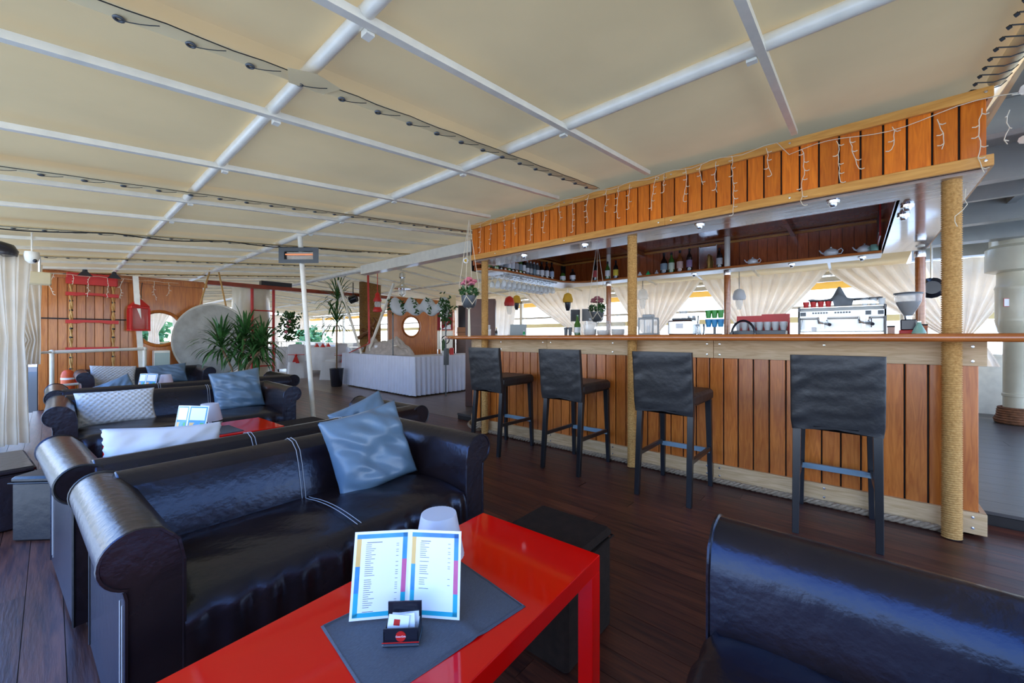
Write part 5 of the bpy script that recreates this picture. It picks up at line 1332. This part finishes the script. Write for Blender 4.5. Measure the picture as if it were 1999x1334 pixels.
# ================================================================= FAR HALL
def covered_chair(loc, rz, label):
    t = thing('covered_chair', label, 'chair', loc, rz, 'white covered banquet chairs in the far hall')
    def f(u, v):
        a = 2*pi*u; n_ = 5; c, s_ = cos(a), sin(a); sx_ = (abs(c)**(2/n_))*(1 if c > 0 else -1); sy_ = (abs(s_)**(2/n_))*(1 if s_ > 0 else -1)
        fl = 1+.18*(1-v)+.05*sin(a*7)*(1-v); return (sx_*.22*fl, sy_*.23*fl, .47*v)
    m = B().grid(44, 8, f, close_u=True); m.f.append(tuple(7*44+i for i in range(44))); m.mi.append(0); m.build('seat_cover', cotton, t, smooth=True, angle=50)
    def g(u, v):
        a = 2*pi*u; n_ = 5; c, s_ = cos(a), sin(a); sx_ = (abs(c)**(2/n_))*(1 if c > 0 else -1); sy_ = (abs(s_)**(2/n_))*(1 if s_ > 0 else -1)
        return (sx_*.21*(1-.14*max(0, v-.6)), .20+sy_*.03+.05*v, .45+.50*v-.03*(abs(sx_)**3)*v)
    m = B().grid(32, 8, g, close_u=True); m.f.append(tuple(7*32+i for i in range(32))); m.mi.append(0); m.build('back_cover', cotton, t, smooth=True, angle=60)
    m = B(); m.box(-.205, .205, .17, .27, .645, .66); m.ball((.0, .29, .64), .035, 8); m.taper((-.04,.29,.42),(.09,.02),(0,.29,.64),(.03,.02)); m.taper((.05,.29,.45),(.08,.02),(0,.29,.64),(.03,.02)); m.build('red_bow', redp, t, smooth=True, angle=40)
    return t
ch = covered_chair((5.0, 10.75, 0), rad(215), 'white covered chair with red bow, nearest the skirted table')
for (x, y, r_, l) in ((4.55, 11.9, 150, 'white covered chair with red bow, just right of the leaning white post'), (4.05, 12.9, 135, 'white covered chair with red bow, left of the leaning white post'), (5.55, 11.75, 200, 'white covered chair between the two nearest tables'),
                      (4.4, 15.4, 120, 'white covered chair with red bow, farther left at the second table'), (6.25, 14.0, 20, 'white covered chair on the far side of the nearest round table'), (6.9, 13.2, -60, 'white covered chair on the right side of the nearest round table'),
                      (5.2, 17.4, 30, 'white covered chair at the farthest round table')):
    dup(ch, (x, y, 0), rad(r_), l)
def round_table(loc, r, label):
    t = thing('round_table', label, 'table', loc, 0, 'round tables in the far hall under white cloths')
    B().cyl(.06, 0, .80, 12).build('pedestal', blackw, t)
    B().lathe([(r,.80),(r,.82),(.01,.822)], 30).build('top', cotton, t, smooth=True, angle=40)
    def f(u, v): a = 2*pi*u; rr = r*(1+.10*v+.05*v*sin(a*13)); return (rr*cos(a), rr*sin(a), .82-.7*v)
    B().grid(78, 8, f, close_u=True).build('tablecloth', cotton, t, smooth=True)
    return t
round_table((5.9, 12.9, 0), .62, 'nearest white clothed round table in the far hall')
round_table((4.9, 14.5, 0), .6, 'second white clothed round table in the far hall, farther left')
round_table((7.0, 16.5, 0), .7, 'farthest white clothed round table in the far hall')
t = thing('napkin_fan', 'red folded napkins on the nearest round table', 'napkins', (5.9, 12.9, .823)); 
for k in range(5): a = k*1.25; B().taper((.38*cos(a), .38*sin(a), 0), (.12,.12), (.38*cos(a), .38*sin(a), .12), (.01,.01)).build('napkin', redp, t)
t = thing('metal_chair', 'black wrought iron chair beside the far hall entrance', 'chair', (3.45, 11.3, 0), rad(200))
m = B()
for x in (-.2, .2):
    m.tube([(x,-.2,0),(x,-.2,.45)], .012, 5); m.tube([(x,.2,0),(x,.2,.45),(x,.26,.92)], .012, 5)
m.tube([(-.2,.26,.92),(-.1,.27,.97),(.1,.27,.97),(.2,.26,.92)], .012, 5); m.tube([(-.2,.22,.6),(.2,.26,.85)], .008, 5); m.tube([(.2,.22,.6),(-.2,.26,.85)], .008, 5); m.build('frame', blackw, t)
bx(-.21, .21, -.21, .21, .44, .47, b=.008).build('seat', cotton, t)
t = thing('end_railing', 'white railing along the far end windows', 'railing', (0, 20.9, 0))
for z in (.35, .62, .92): B().tube([(1.0, 0, z), (8.3, 0, z)], .03, 6).build('rail', whitep, t)
for k in range(8): B().tube([(1.0+k*1.04, 0, 0), (1.0+k*1.04, 0, .92)], .03, 6).build('post', whitep, t)
t = thing('flower_garland', 'dark leafy garland with pink flowers on the white cylindrical column', 'garland', (3.46, 9.66, 1.35)); rr = random.Random(5); m = B()
for _ in range(260):
    p = Vector((rr.gauss(0,.10)+.1*rr.random(), rr.gauss(0,.06), rr.uniform(-.28,.35))); a = Vector((rr.uniform(-1,1), rr.uniform(-1,1), rr.uniform(-1,1))).normalized()*.05; b = a.cross(Vector((.3,.8,.5))).normalized()*.024; m.add([p-a, p+b, p+a, p-b], [(0,1,2,3)])
c = m.build('leaves', leafm, t); c['kind'] = 'stuff'
for k in range(3): B().ball((-.05+.04*k, -.09, -.1+.12*k), .035, 8).build('flower', pinkf, t, smooth=True)
B().tube([(0,0,-1.35),(0,0,.3)], .01, 5).build('support', steel, t)
